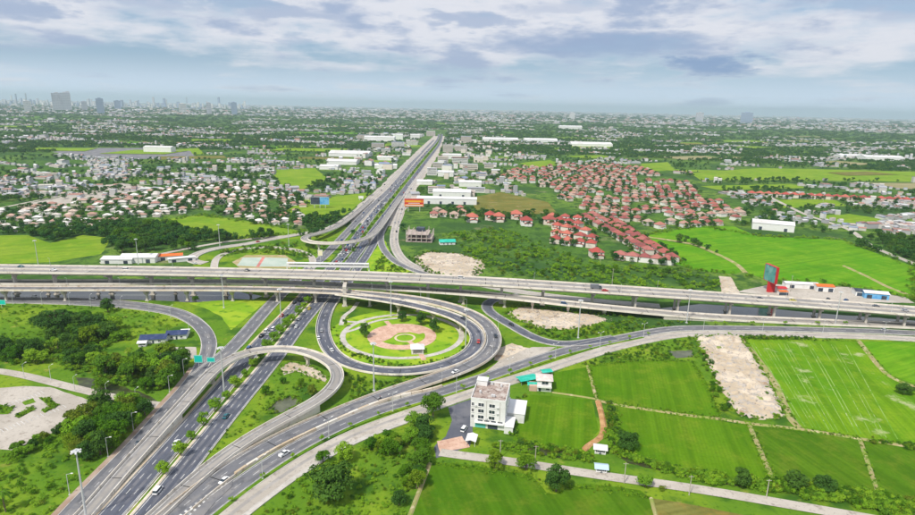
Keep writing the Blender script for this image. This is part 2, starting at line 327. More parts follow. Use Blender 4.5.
field('paddy_field', [(861, 341), (990, 345), (990, 402), (930, 389), (891, 375)], .07, PADDY_N, 'bright paddy corner below the service road at the right edge')
field('paddy_field', [(641, 236), (668, 231), (700, 226), (733, 226), (757, 236), (800, 238), (842, 240), (868, 250), (915, 267), (960, 284), (960, 304), (880, 297), (845, 286), (770, 281), (745, 272), (735, 262), (710, 250), (690, 243)], .07, PADDY_N, 'vivid green paddy behind the tall red billboard')
field('paddy_field', [(641, 237), (690, 244.5), (709, 252), (733, 263), (742, 271), (735, 274), (700, 271), (672, 263), (655, 248)], .075, PADDY_N, 'vivid green paddy wedge beside the red roofed estate')
field('pasture', [(-40, 236), (28, 235), (50, 243), (83, 235), (112, 238), (101, 254), (55, 262), (-40, 265)], .07, PADDY_Y, 'yellow green meadow at the left edge behind the elevated road')
field('pasture', [(134, 226), (160, 220), (200, 215), (235, 219), (285, 228), (308, 232), (282, 236), (240, 239), (196, 233), (165, 226)], .07, PADDY_Y, 'long yellow green meadow below the white walled estate')
field('pasture', [(283, 212), (305, 200), (340, 196), (372, 192), (360, 203), (345, 215), (325, 218), (300, 214)], .07, PADDY_Y, 'green plot round the black and blue billboard')
field('fallow_field', [(470, 198), (500, 192), (548, 202), (556, 212), (520, 216), (478, 214)], .07, OLIVE, 'dark olive plot between the long white warehouse and the estate')
for q in ([(690, 173), (760, 168), (850, 170), (920, 172), (920, 182), (800, 180), (700, 180)], [(700, 186), (790, 184), (810, 188), (720, 190)], [(815, 216), (850, 214), (905, 223), (850, 224)], [(640, 164), (668, 162), (675, 170), (648, 172)], [(520, 163), (550, 160), (560, 165), (530, 168)], [(770, 200), (835, 199), (845, 206), (780, 208)], [(170, 150), (198, 148), (205, 154), (180, 155)], [(272, 170), (315, 168), (328, 180), (300, 190), (278, 184)]):
    patch('far_field', q, .06, PADDY_Y, 20, 1.0, 'structure', 'bright far field among trees')
FARM = [PADDY_Y, OLIVE, PADDY_N, rowmat('stubble', (.30, .27, .13), (.38, .34, .2), .2, 4.0), PADDY_Y]
for k in range(70):
    d = 1/rng.uniform(1/8000, 1/1500); a = rng.uniform(-.78, .78); c = np.array([d*math.sin(a), d*math.cos(a)]); sz = rng.uniform(22, 60)*max(1, d/2600)
    if -130 < c[0]-(-60) < 120 and d < 3500: continue
    t = rng.uniform(0, .5); u_ = np.array([math.cos(t), math.sin(t)])*sz*rng.uniform(1, 2.2); v_ = np.array([-math.sin(t), math.cos(t)])*sz*rng.uniform(.6, 1.3)
    vs = [(*(c+x*u_*(1+rng.normal(0, .12))+y*v_*(1+rng.normal(0, .12))), .1+.015*k-float(drop(d))) for x, y in ((-1, -1), (1, -1), (1, 1), (-1, 1))]
    tag(link('far_field', mesh('far_field', vs, [(0, 1, 2, 3)], FARM[k % 5])), 'far field among trees on the plain', kind='structure')
patch('grass', [(190, 263), (204, 254), (235, 246), (300, 236), (345, 226), (352, 236), (330, 262), (300, 272), (200, 272)], .035, GRASS, 8, .4)
patch('grass', [(365, 262), (384, 238), (394, 262), (420, 276), (370, 276)], .036, LAWN, 6, .4)
# strip of rubble earth, building sites, yards
def lumpy(name, px, z, m, amp, cell, label):
    poly = wpoly(px, z); lo, hi = poly[:, :2].min(0)-cell, poly[:, :2].max(0)+cell
    nx, ny = [int(q)+2 for q in (hi-lo)/cell]; X, Y = np.meshgrid(np.arange(nx)*cell+lo[0], np.arange(ny)*cell+lo[1], indexing='ij')
    X += rng.normal(0, cell*.18, X.shape); Y += rng.normal(0, cell*.18, Y.shape)
    pts = np.stack([X.ravel(), Y.ravel()], 1); ins = inpoly(pts, poly).reshape(nx, ny)
    Z = np.where(ins, z+.05+np.abs(rng.normal(0, amp, X.shape)), z-.12)
    for _ in range(1): Z[1:-1, 1:-1] = .4*Z[1:-1, 1:-1]+.15*(Z[:-2, 1:-1]+Z[2:, 1:-1]+Z[1:-1, :-2]+Z[1:-1, 2:])
    idx = np.arange(nx*ny).reshape(nx, ny); f = []
    for i in range(nx-1):
        for j in range(ny-1):
            if ins[i:i+2, j:j+2].any(): f.append((idx[i, j], idx[i+1, j], idx[i+1, j+1], idx[i, j+1]))
    return tag(link(name, mesh(name, np.stack([X.ravel(), Y.ravel(), Z.ravel()], 1), f, m, None, True)), label, kind='structure')
lumpy('bare_ground', [(697, 337), (738, 336), (751, 355), (768, 383), (783, 416), (762, 418), (740, 415), (733, 405), (719, 383), (703, 350)], .1, DIRT, 1.7, 1.5, 'strip of pale rubble earth between two paddies')
lumpy('bare_ground', [(414, 258), (430, 252), (460, 254), (484, 262), (478, 273), (468, 279), (440, 277), (424, 268)], .1, DIRT, .8, 3.0, 'pinkish bare building plot beside the elevated highway')
lumpy('bare_ground', [(508, 314), (522, 307), (555, 311), (590, 315), (606, 319), (588, 325), (566, 329), (545, 328), (522, 320)], .1, DIRT, .7, 1.8, 'sandy bare ground under the lower viaduct')
patch('dirt_track', [(719, 276), (731, 277), (740, 293), (722, 293)], .12, DIRT, 3, .3)
patch('dirt_track', [(697, 334), (738, 334), (722, 352), (738, 378), (748, 398), (744, 402), (731, 380), (712, 352)], 1.6, DIRT, 3, .2) if False else None
patch('yard', [(735, 292), (772, 284), (800, 286), (850, 287), (905, 297), (915, 303), (860, 302), (790, 297)], .13, CONC, 4, .3, label='pale concrete yard of the roadside shops')
patch('forecourt', [(448, 407), (471, 399), (473, 434), (470, 446), (436, 458), (434, 447), (446, 436), (452, 420)], .13, ASPH, 3, .15, label='dark asphalt forecourt beside the white building')
patch('forecourt', [(437, 441), (462, 436), (470, 447), (440, 452)], .15, PINK, 3, .15, label='pink paved corner of the forecourt')
patch('gore', [(500, 360), (532, 347), (556, 347), (540, 356), (510, 366), (480, 376)], .14, CONC, 3, .15, label='pale triangle of concrete between merging roads')
patch('car_park', [(-30, 390), (25, 386), (50, 387), (98, 403), (72, 424), (12, 450), (-40, 445)], .13, CONC, 4, .2, label='empty pale concrete car park with small planting strips')
for q in ([(15, 415), (32, 407), (36, 409), (19, 418)], [(0, 404), (14, 408), (8, 414), (-4, 414)], [(38, 397), (50, 399), (60, 405), (50, 406)], [(22, 402), (33, 398), (36, 402), (25, 405)], [(42, 410), (55, 404), (58, 406), (45, 413)]):
    patch('planting_strip', q, .18, GRASS, 2, .2)
cpo = bpy.data.objects['car_park']; u0, u1, v0 = at(4, 432, .15), at(70, 406, .15), at(-10, 421, .15)
for r_ in range(2):
    for k in range(17):
        a_ = u0+(u1-u0)*k/17+(v0-u0)*r_*1.5; d_ = (v0-u0)*.28; n_ = (u1-u0)/np.linalg.norm(u1-u0)*.12
        link('bay_line', mesh('bay_line', [a_-n_, a_+n_, a_+n_+d_, a_-n_+d_], [(0, 1, 2, 3)], PAINT), cpo)
patch('far_car_park', [(52, 152), (80, 148), (150, 148), (190, 151), (195, 156), (150, 159), (90, 158)], .08, ASPG, 20, 1)
patch('far_yard', [(20, 205), (75, 194), (100, 186), (122, 183), (150, 187), (120, 196), (70, 203), (30, 208)], .09, CONC, 10, 1)
# canal under the viaducts and ditches
for q in ([(-80, 292), (60, 291), (150, 290), (235, 291), (262, 296), (240, 304), (215, 303), (140, 300), (-80, 296)], [(655, 309), (700, 304), (760, 308), (840, 315), (960, 324), (960, 331), (840, 322), (760, 318), (700, 316), (668, 315)]):
    patch('canal', q, .05, WATER, 6, .4, label='canal water below the viaducts')
for q in ([(514, 443.5), (545, 448), (585, 455), (592, 460), (560, 458), (520, 451), (492, 447)], [(605, 404), (610, 420), (615, 437), (628, 456), (690, 474), (740, 483), (755, 487), (740, 486.5), (690, 478), (628, 463), (610, 450), (608, 436)], [(75, 377), (100, 379), (150, 396), (158, 402), (140, 404), (110, 395), (80, 386)]):
    patch('ditch', q, .09, DITCH, 3, .3, label='dark ditch water')
patch('pond', [(275, 402), (290, 396), (300, 399), (301, 406), (287, 411), (275, 413), (266, 410)], .08, POND, 2, .3, label='murky pond beside the curved flyover')
patch('bare_patch', [(280, 368), (290, 362), (312, 367), (326, 376), (325, 382), (312, 377), (296, 371), (284, 375)], .08, DIRT, 2, .4)
patch('bare_patch', [(497, 349), (512, 343), (534, 350), (520, 358), (504, 362), (494, 360)], .08, DIRT, 2, .4)
patch('pond', [(668, 351), (692, 350), (693, 357), (676, 358)], .09, POND, 2, .2)
def bund(px, wd, h, m, name='field_bund'):
    o = sweep(name, pxpath([(a, b, .05) for a, b in px], 3, 1), [(-wd/2, 0), (-wd*.22, h), (wd*.22, h), (wd/2, 0)], m)
    return tag(o, kind='structure')
bund([(597, 400), (612, 404), (690, 415.7), (722, 419), (748, 423.5), (800, 429), (859, 438.5), (930, 450)], 2.2, .45, BUNDM)
bund([(749, 424), (774, 482)], 2.2, .5, BUNDM); bund([(860, 439), (879, 495)], 1.8, .4, BUNDM)
bund([(587.5, 366), (592, 382), (596.5, 400)], 1.8, .4, BUNDM); bund([(552, 392.5), (575, 395.5), (596, 399)], 1.4, .4, BUNDM)
bund([(858, 340), (889, 376), (930, 391)], 3.0, .6, BUNDM); bund([(640, 236), (690, 243.7), (710, 251), (734, 262.5), (746, 273)], 5, .8, BUNDM)
bund([(740, 337), (756, 356), (776, 385), (790, 418), (800, 428)], 3.5, .5, BUNDM); bund([(844, 266), (868, 277), (890, 288), (920, 299)], 4, .7, BUNDM)
bund([(409, 518), (430, 463)], 1.8, .4, BUNDM); bund([(651, 498), (660, 530)], 1.6, .4, BUNDM)
bund([(598, 401), (602, 416), (604, 432), (599, 440), (588, 443.5), (583, 452)], 2.9, .6, ORANGE_DIRT, 'earth_bank')
# pale tractor lines in the bright paddy
TRAM = mat('tractor_line', (.23, .37, .08), [((.12, .28, .02), .09, .45, .58), ((.34, .42, .18), .3, .55, .66)], rough=.95)
fo = bpy.data.objects['paddy_field.008']
a0, a1, b0, b1 = at(752, 343, .1), at(853, 345, .1), at(803, 426, .1), at(905, 440, .1)
for k, t in enumerate((.0, .1, .155, .26, .33, .45, .56, .68, .8, .93)):
    p = spline([a0+(a1-a0)*t, (a0+(a1-a0)*t)*.5+(b0+(b1-b0)*t)*.5+np.r_[rng.normal(0, .3, 2), 0], b0+(b1-b0)*t], 4, 0)
    for dd in ((0,) if k % 2 else (-.9, .9)): ribbon('tractor_line', offset(p, dd), .32 if k % 3 else .5, TRAM, fo)
#@@SECTION roads
wearm = lambda n, c: mat(n+'_worn', tuple(x*.8 for x in c), [(tuple(x*1.02 for x in c), .11, .42, .6), (tuple(x*.62 for x in c), .25, .58, .74)], rough=.7)
WEAR = {'asphalt': wearm('a', (.105, .115, .15)), 'asphalt_worn': wearm('b', (.165, .168, .185)), 'asphalt_pale': wearm('c', (.29, .28, .275)), 'road_concrete': wearm('d', (.40, .375, .35))}
def road(name, px, wd, m, label, lanes=(), edge=True, z=.25, kerb=KERB, kw=.3, kh=.16, sides=(-1, 1), wpts=None, yellow=None, gap=6.0):
    p = pxpath([(q[0], q[1], q[2] if len(q) > 2 else z) for q in px], 4, 3)
    wv = np.interp(np.linspace(0, 1, len(p)), np.linspace(0, 1, len(wpts)), wpts) if wpts else np.full(len(p), float(wd))
    o = ribbon(name, p, wv, m); tag(o, label, kind='structure')
    if kerb:
        for s in sides:
            q = offset(p, s*wv/2)
            sweep('kerb', q, [(-kw/2, -.4), (-kw/2, kh), (kw/2, kh), (kw/2, -.4)], kerb, o)
    if m.name in WEAR and wd > 6.5:
        ls = sorted([-wd/2+.3, *lanes, wd/2-.3])
        for a_, b_ in zip(ls[:-1], ls[1:]): ribbon('tyre_track', offset(p, (a_+b_)/2), min(1.7, (b_-a_)*.5), WEAR[m.name], o, .006)
    b = dashes(p, lanes, [-wd/2+.7, wd/2-.7] if edge else [], .012, gap=gap)
    if b.f: b.build('lane_marking', PAINT, o)
    if yellow is not None: dashes(p, [], yellow, .012, .22).build('centre_line', YPAINT, o)
    return p
PT = {}
PT['R1'] = road('slip_road', [(-120, 297), (-40, 299), (0, 300), (68, 301), (126, 304.5), (172, 311), (196, 322), (208, 336), (209, 350), (202, 366), (186, 388), (165, 411), (139, 441), (100, 481), (60, 524), (20, 570)], 10, ASPG, 'grey slip road curving round the wooded meadow beside the flyover', (0,), z=.26, wpts=[11, 11, 12, 14, 14, 12, 9, 8, 7, 7, 7, 7])
PT['C1'] = road('service_road', [(196, 378), (210, 366), (228, 352), (246, 333), (263, 313), (281, 294), (300, 276), (322, 258), (340, 240), (352, 227), (372, 206), (392, 187), (414, 161), (428, 146), (434, 140)], 9.5, ASPG, 'pale service road left of the main road', (0,), z=.29)
PT['M1'] = road('main_road', [(30, 600), (111, 515), (150, 471), (186, 430), (212, 400), (240, 366.5), (263, 340), (281, 322), (297, 305), (313, 287), (330, 269), (344, 254), (358, 235), (371, 217), (384, 202), (406, 176), (425, 154), (435, 143), (438, 138.5), (439, 134)], 9, ASPH, 'left carriageway of the main road with the traffic jam', (-1.45, 1.45), z=.3)
PT['M2'] = road('main_road', [(70, 600), (147, 515), (190, 462), (230, 412), (256, 381), (281, 350), (297, 328), (313, 309), (324, 296), (343, 272), (357, 253), (372, 233), (391, 208), (402, 193), (424, 164), (438, 146), (441, 139), (442, 134)], 9.5, ASPH, 'right carriageway of the main road', (-1.55, 1.55), z=.32)
PT['A'] = road('slip_road', [(205, 263), (193, 262), (191, 257), (204, 251), (222, 247), (240, 245), (259, 241.5), (280, 237.5), (303, 233.5), (330, 228), (349, 217), (368, 201), (386, 185), (405, 166), (420, 152)], 10, CONC, 'pale slip road bending left behind the elevated highway', (0,), z=.34)
PT['E'] = road('slip_road', [(424, 170), (412, 186), (404, 200), (397, 222), (394, 240), (399, 255), (412, 265.5), (436, 273.5), (465, 281), (500, 288.5), (545, 295), (600, 301), (660, 306)], 9, CONC, 'pale slip road bending right behind the elevated highway', (0,), z=.36)
road('slip_road', [(214, 268), (216, 259), (226, 252.5), (245, 248.5), (270, 247), (292, 249), (306, 253), (313, 259), (311, 268)], 6, CONC, 'pale loop road ringing the sports courts', (), z=.31)
PT['E2'] = road('slip_road', [(387, 222), (381, 234), (382, 246), (392, 259), (408, 268), (430, 275)], 7, ASPG, 'grey slip road beside the planted gore', (), z=.38)
PT['C4'] = road('slip_road', [(388, 218), (378, 236), (366, 256), (352, 276), (342, 290), (333, 300), (327, 310)], 8, ASPH, 'slip road leading from the park loop under the highway', (0,), z=.28)
PT['N2'] = road('service_road', [(150, 560), (190, 522), (230, 491), (281, 456), (331, 429), (381, 408.5), (432, 394.5), (460, 385.5), (486, 377), (536, 359.5), (566, 350.5), (611, 340), (662, 330), (690, 328), (760, 328.5), (850, 330.5), (915, 333), (1010, 339)], 8.6, ASPG, 'grey carriageway below the panelled barrier and on along the paddies', (0,), z=.3)
PT['N3'] = road('frontage_road', [(190, 550), (230, 514), (268, 486), (306, 460), (356, 433.5), (407, 415), (440, 403.5), (470, 393), (523, 376.5), (561, 364), (611, 348), (662, 336.8), (690, 333.6), (760, 334), (850, 336), (915, 339), (1010, 346)], 8, CONC, 'pale concrete frontage road along the paddies', (), z=.33, edge=False)
PT['Q'] = road('slip_road', [(520, 295), (498, 298), (487, 302), (486, 309), (497, 317), (513, 326), (534, 338), (558, 344.5), (585, 342.5), (615, 337.5)], 8, ASPH, 'slip road curling out from under the lower viaduct', (), z=.34)
PT['L1'] = road('local_road', [(-40, 366), (0, 371), (24, 375), (63, 385), (100, 394), (126, 400), (150, 405), (163, 405)], 5.5, CONC, 'narrow concrete lane from the car park to the slip road', (), z=.22, edge=False, kerb=None)
PT['L2'] = road('local_road', [(440, 452), (465, 456), (500, 459.5), (543, 466), (586, 473), (624, 478.5), (662, 483.5), (690, 487.5), (736, 495), (786, 503.7), (826, 510.5), (880, 520)], 5.5, CONC, 'narrow concrete lane between the paddies', (), z=.22, edge=False, kerb=None)
PT['L3'] = road('local_road', [(760, 192), (800, 212), (822, 220), (850, 230), (870, 245), (895, 256), (930, 270)], 6, CONC, 'far concrete lane beside the bright paddy', (), z=.2, edge=False, kh=.05)
for q in ([(0, 208), (40, 200), (80, 192), (110, 186), (160, 184), (230, 180)], [(300, 234.6), (240, 240), (200, 246), (150, 256), (100, 263)]):
    road('far_lane', q, 6, CONC, 'pale lane seen beyond the elevated highway', (), z=.2, edge=False, kerb=None)
# shoulders, verges, medians
def verge(name, path, d, wd, m, h=.22, sl=slice(None), label=None):
    p = offset(path, d)[sl]; o = sweep(name, p, [(-wd/2, -.3), (-wd/2, h), (wd/2, h), (wd/2, -.3)], m); return tag(o, label, kind='structure')
k2 = lambda key, px, py: int(np.argmin(np.linalg.norm(PT[key][:, :2]-at(px, py, .3)[:2], axis=1)))
iM = slice(0, k2('M1', 318, 282))
verge('pavement', PT['R1'], 4.9, 2.2, BROWN, .12, slice(k2('R1', 200, 368), None), 'brown paved shoulder along the slip road')
verge('shoulder', PT['M1'], -5.2, 1.4, TAN, .16, iM); verge('shoulder', PT['M2'], -5.4, 1.1, TAN, .2, slice(0, k2('M2', 323, 297)))
md = PT['M1'][iM]; m2 = PT['M2']
near2 = np.array([m2[np.argmin(np.linalg.norm(m2[:, :2]-q[:2], axis=1))] for q in md])
mid = .5*(offset(md, 4.9)+near2[:, :3]); half = np.linalg.norm(near2[:, :2]-md[:, :2], axis=1)
mc = spline(.5*(md[::4]+near2[::4, :3]), 4, 3); mw = np.interp(np.linspace(0, 1, len(mc)), np.linspace(0, 1, len(half)), half)
mw = np.maximum(mw-11.0, 1.5)
tag(ribbon('median', mc, mw, GRASS, None, .12), 'planted grass median of the main road', kind='structure')
for s in (-1, 1): sweep('median_kerb', offset(mc, s*mw/2), [(-.2, -.4), (-.2, .22), (.2, .22), (.2, -.4)], PARA, bpy.data.objects['median'])
jm = slice(k2('M1', 325, 275), None); md2 = PT['M1'][jm]
nb2 = np.array([m2[np.argmin(np.linalg.norm(m2[:, :2]-q[:2], axis=1))] for q in md2]); mc2 = spline(.5*(md2[::5]+nb2[::5, :3]), 6, 3)
mw2 = np.maximum(np.interp(np.linspace(0, 1, len(mc2)), np.linspace(0, 1, len(md2)), np.linalg.norm(nb2[:, :2]-md2[:, :2], axis=1))-10.5, 1.2)
tag(ribbon('median', mc2, mw2, GRASS, None, .14), 'green median of the far highway', kind='structure')
verge('verge', PT['N2'], 5.1, 1.7, GRASS, .2, slice(0, k2('N2', 640, 334)), 'thin grass verge with saplings between the carriageway and frontage road')
verge('pavement', PT['N3'], 5.0, 2.2, PATHM, .1, slice(0, k2('N3', 420, 410)))
#@@SECTION viaducts
def pier(parent, base, top, heading, kind, cap_w, col_w=2.2, m=BRIDGE):
    """column(s) and a flared cap; base, top: world points of the column's axis at the ground and under the girder"""
    b = MB(); hgt = top[2]; M = Matrix.Translation((base[0], base[1], 0)) @ Matrix.Rotation(heading, 4, 'Z')
    offs = (-cap_w*.3, cap_w*.3) if kind == 'twin' else (0,)
    for o in offs:
        w2 = col_w/2*(.62 if kind == 'twin' else 1)
        b.box(-w2*.8, w2*.8, o-w2, o+w2, -.3, hgt-1.3, 0, M)
        b.box(-w2*1.5, w2*1.5, o-w2*1.5, o+w2*1.5, -.3, .5, 0, M)
    h0 = hgt-3.0 if kind != 'twin' else hgt-1.6
    sec = [(-cap_w/2, hgt), (-cap_w/2, hgt-1.0), (-col_w*.5, h0), (col_w*.5, h0), (cap_w/2, hgt-1.0), (cap_w/2, hgt)]
    vs = [tuple(M @ Vector((x, o, z))) for x in (-1.0, 1.0) for o, z in sec]; n = len(sec)
    b.add(vs, [(i, (i+1) % n, n+(i+1) % n, n+i) for i in range(n)]+[tuple(range(n-1, -1, -1)), tuple(range(n, 2*n))])
    return b.build('pier', m, parent)
def viaduct(name, path, wd, label, depth=1.6, lanes=(), gird=.62, road_m=ASPG, deck_m=BRIDGE, ph=1.0, par=PARA, center=False, gap=6.0, par_m=None):
    root = empty(name, tuple(path[len(path)//2, :2])+(0,)); tag(root, label, 'viaduct'); root_l = root.location.copy()
    loc = path[:, :3].copy(); loc[:, :2] -= np.array(root_l[:2]); h = wd/2; g_ = h*gird
    sweep('deck', loc, [(-h, -.06), (h, -.06), (h, -.45), (g_, -.8), (g_*.85, -depth), (-g_*.85, -depth), (-g_, -.8), (-h, -.45)], deck_m, root)
    ribbon('road_surface', loc, wd-.9, road_m, root, 0)
    for o_ in ((-.25, .25) if wd < 15 else (-.38, -.24, .24, .38)): ribbon('tyre_track', offset(loc, o_*wd), 1.5, WEAR[road_m.name], root, .006)
    for i_ in range(6, len(loc)-6, max(2, int(30/np.linalg.norm(loc[1, :2]-loc[0, :2])))):
        t_, n_ = frame(loc); q0, q1 = loc[i_, :2]-n_[i_]*(h-.5), loc[i_, :2]+n_[i_]*(h-.5); z_ = loc[i_, 2]+.01
        link('expansion_joint', mesh('expansion_joint', [(*(q0-t_[i_]*.2), z_), (*(q1-t_[i_]*.2), z_), (*(q1+t_[i_]*.2), z_), (*(q0+t_[i_]*.2), z_)], [(0, 1, 2, 3)], RUBBER), root)
    for s in (-1, 1):
        sweep('parapet', offset(loc, s*(h-.22)), [(-.3, -.35), (-.14, ph), (.14, ph), (.3, -.35)] if s > 0 else [(-.3, -.35), (-.14, ph), (.14, ph), (.3, -.35)], par, root)
    if center: sweep('median_barrier', loc, [(-.4, -.02), (-.12, .9), (.12, .9), (.4, -.02)], deck_m, root)
    b = dashes(loc, lanes, [-h+1.2, h-1.2], .015, gap=gap)
    if b.f: b.build('lane_marking', PAINT, root)
    return root, Vector(root_l)
def head(p, i): t = p[min(i+1, len(p)-1)]-p[max(i-1, 0)]; return math.atan2(t[1], t[0])
def add_piers(root, rl, path, idx, kind, cap, depth, col=2.2, shift=0.0):
    for i in idx:
        i = int(np.clip(i, 0, len(path)-1)); t, n = frame(path); q = path[i, :2]+n[i]*shift-np.array(rl[:2])
        pier(root, (q[0], q[1]), (q[0], q[1], path[i, 2]-depth+.02), head(path, i), kind, cap, col)
def near_i(path, px, py, z): return int(np.argmin(np.linalg.norm(path[:, :2]-at(px, py, z)[:2], axis=1)))
exl = [(-160, 266.6), (0, 269), (120, 270.5), (230, 272.5), (350, 275.6), (460, 280.3), (580, 287.6), (700, 295.6), (820, 304), (915, 311.5), (1080, 325)]
EXZ = lambda x: float(np.interp(x, [350, 460, 580, 680, 776, 915], [18, 16.6, 14.2, 12.2, 11, 10]))     # the deck sinks towards the right
PT['EX'] = pxpath([(a, b, EXZ(a)) for a, b in exl], 6, 6)
r, rl = viaduct('elevated_highway', PT['EX'], 20, 'long grey elevated highway crossing the whole picture', 2.3, (-6.3, -3.4, 3.4, 6.3), .7, ASPL, center=True)
EXY = lambda x: float(np.interp(x, [q[0] for q in exl], [q[1] for q in exl]))
for x in (-25, 108, 148, 188, 228, 268, 310, 388, 425, 461, 503, 546, 589):
    add_piers(r, rl, PT['EX'], [near_i(PT['EX'], x, EXY(x), EXZ(x))], 'hammer', 13, 2.3, 2.4)
for x, yb in ((17, 293.6), (57, 294.3), (345, 306)):      # outrigger bents: a column in front of the lower decks carrying a cranked beam
    c_ = at(x, yb)[:2]-np.array(rl[:2]); i = near_i(PT['EX'], x, EXY(x), 18); e_ = PT['EX'][i, :2]-np.array(rl[:2]); d_ = e_-c_; L_ = np.linalg.norm(d_); a_ = math.atan2(d_[1], d_[0])
    M_ = Matrix.Translation((c_[0], c_[1], 0)) @ Matrix.Rotation(a_, 4, 'Z'); b = MB()
    b.box(-1.1, 1.1, -1.2, 1.2, -.3, 13.2, 0, M_); b.box(-1.8, 1.8, -1.9, 1.9, -.3, .6, 0, M_)
    pr = [(-1.1, 13.2), (1.1, 13.2), (2.6, 13.9), (L_+7, 13.9), (L_+7, 15.68), (.6, 15.68), (-1.1, 14.6)]
    vs = [tuple(M_ @ Vector((q[0], y, q[1]))) for y in (-1.25, 1.25) for q in pr]; n = len(pr)
    b.add(vs, [(i_, (i_+1) % n, n+(i_+1) % n, n+i_) for i_ in range(n)]+[tuple(range(n-1, -1, -1)), tuple(range(n, 2*n))]); b.build('pier', BRIDGE, r)
for x in (632, 680, 728, 776, 820, 864, 908): add_piers(r, rl, PT['EX'], [near_i(PT['EX'], x, EXY(x), EXZ(x))], 'twin', 14, 2.3, 2.6)
PT['V3'] = pxpath([(-160, 280.5, 9), (0, 282.5, 9), (120, 282.3, 9), (230, 282.4, 9), (300, 284, 9), (350, 286, 9), (400, 288.6, 9), (460, 292.6, 8.6), (526, 298.8, 7.6), (580, 305.2, 6), (633, 310.4, 4), (700, 316.4, 1.6), (760, 319.6, .7), (820, 322.3, .6), (915, 326, .6), (1000, 330, .6)], 5, 4)
r, rl = viaduct('lower_viaduct', PT['V3'], 10.5, 'lower viaduct under the elevated highway descending to the canal bank', 1.2, (0,), .62, ASPL)
add_piers(r, rl, PT['V3'], [near_i(PT['V3'], x, y, z) for x, y, z in ((-20, 282, 9), (44, 282.5, 9), (94, 282.4, 9), (172, 282.3, 9), (250, 282.7, 9), (330, 285.2, 9), (395, 288.4, 9), (462, 292.8, 8.6), (503, 296.4, 8), (536, 300, 7.3), (568, 303.8, 6.3), (602, 307.5, 5.2))], 'hammer', 6.5, 1.2, 1.6)
sweep('abutment', offset(PT['V3'][near_i(PT['V3'], 664, 313.5, 3):], 0)-np.array([rl.x, rl.y, 0]), [(-4.9, -.5), (4.9, -.5), (4.9, -6), (-4.9, -6)], BRIDGE, r)
PT['OUT'] = pxpath([(-160, 286.5, 9), (0, 288.6, 9), (120, 288.6, 9), (230, 288.9, 9), (300, 290.4, 9), (350, 292.6, 9), (400, 297, 9), (433, 302, 8.8), (466, 311.2, 8.2), (486, 322.5, 7.2), (495, 337, 6), (492, 350, 4.8), (479, 361.5, 3.6), (455, 371.5, 2.5), (425, 381.5, 1.6), (381, 396.3, .8), (331, 416.5, .5), (281, 438.8, .4), (230, 469, .4), (190, 500, .4), (150, 534, .4), (110, 570, .4)], 4, 4)
r, rl = viaduct('curved_viaduct', PT['OUT'], 9.6, 'outer curved viaduct sweeping round the circular park to the near road', 1.2, (0,), .62, ASPG, ph=.9, par=mat('weathered_parapet', (.62, .53, .42), [((.7, .64, .56), .12, .4, .6), ((.45, .34, .24), .3, .55, .72)], rough=.95))
iO = [near_i(PT['OUT'], x, y, z) for x, y, z in ((6, 288.5, 9), (64, 288.6, 9), (147, 288.6, 9), (188, 288.7, 9), (230, 288.9, 9), (275, 289.8, 9), (318, 291, 9), (372, 294.4, 9), (418, 299.6, 9), (452, 306.5, 8.5), (478, 317, 7.8), (493, 331, 6.3), (494, 346, 5))]
add_piers(r, rl, PT['OUT'], iO, 'hammer', 6, 1.2, 1.6)
PT['IN'] = pxpath([(338, 292.9, 8.94), (366, 296.9, 8.93), (400, 302.3, 8.9), (438, 311, 8.4), (462, 319.7, 7.8), (476, 330, 7), (479, 341.5, 5.8), (471, 353, 4.4), (451, 363, 3), (425, 369.8, 1.9), (397, 372, 1.1), (370, 369.6, .7), (350, 364.5, .5), (334, 355.5, .4), (325.5, 342, .36), (322.5, 326, .36), (327.5, 309, .36), (334, 300, .34)], 4, 3)
r, rl = viaduct('loop_ramp', PT['IN'], 9.0, 'inner loop ramp circling down round the park', 1.0, (0,), .62, ASPH, ph=.7)
add_piers(r, rl, PT['IN'], [near_i(PT['IN'], x, y, z) for x, y, z in ((400, 302.3, 8.9), (434, 310, 8.4), (461, 319.3, 7.8), (477, 332, 6.8), (477, 346.5, 5.2), (462, 358.5, 3.5))], 'hammer', 5.5, 1.0, 1.6)
PT['F1'] = pxpath([(30, 570, .5), (85, 515, .6), (122, 472, 1.3), (160, 430, 2.5), (188, 399, 4.3), (210, 374, 5.9), (227, 361.5, 6.7), (246, 353, 7.2), (272, 349, 7.4), (297, 350, 7.4), (320, 357, 7.2), (334.5, 366.5, 6.8), (338.5, 378, 6.2), (331.5, 389.5, 5.4), (318, 400.5, 4.6), (300, 410.5, 3.9), (270, 426.5, 2.8), (242, 443.5, 1.9), (206, 470, 1.0), (165, 507.5, .6), (120, 550, .5)], 3, 2)
r, rl = viaduct('u_turn_flyover', PT['F1'], 6.6, 'narrow pale flyover making a U turn over the main road', 1.2, (), .55, ASPL, ph=.95)
add_piers(r, rl, PT['F1'], [near_i(PT['F1'], x, y, z) for x, y, z in ((212, 371.5, 6.5), (253, 351.2, 7.3), (306, 352, 7.3), (338, 374, 6.4))], 'hammer', 4, 1.2, 1.5)
for x0, y0, z0, x1, y1, z1 in ((318, 400.5, 4.6, 206, 470, 1.0), (178, 410, 3.6, 85, 515, .6)):
    i0, i1 = sorted((near_i(PT['F1'], x0, y0, z0), near_i(PT['F1'], x1, y1, z1)))
    sweep('ramp_wall', PT['F1'][i0:i1]-np.array([rl.x, rl.y, 0]), [(-2.9, -.5), (2.9, -.5), (2.9, -6.5), (-2.9, -6.5)], PARA, r)
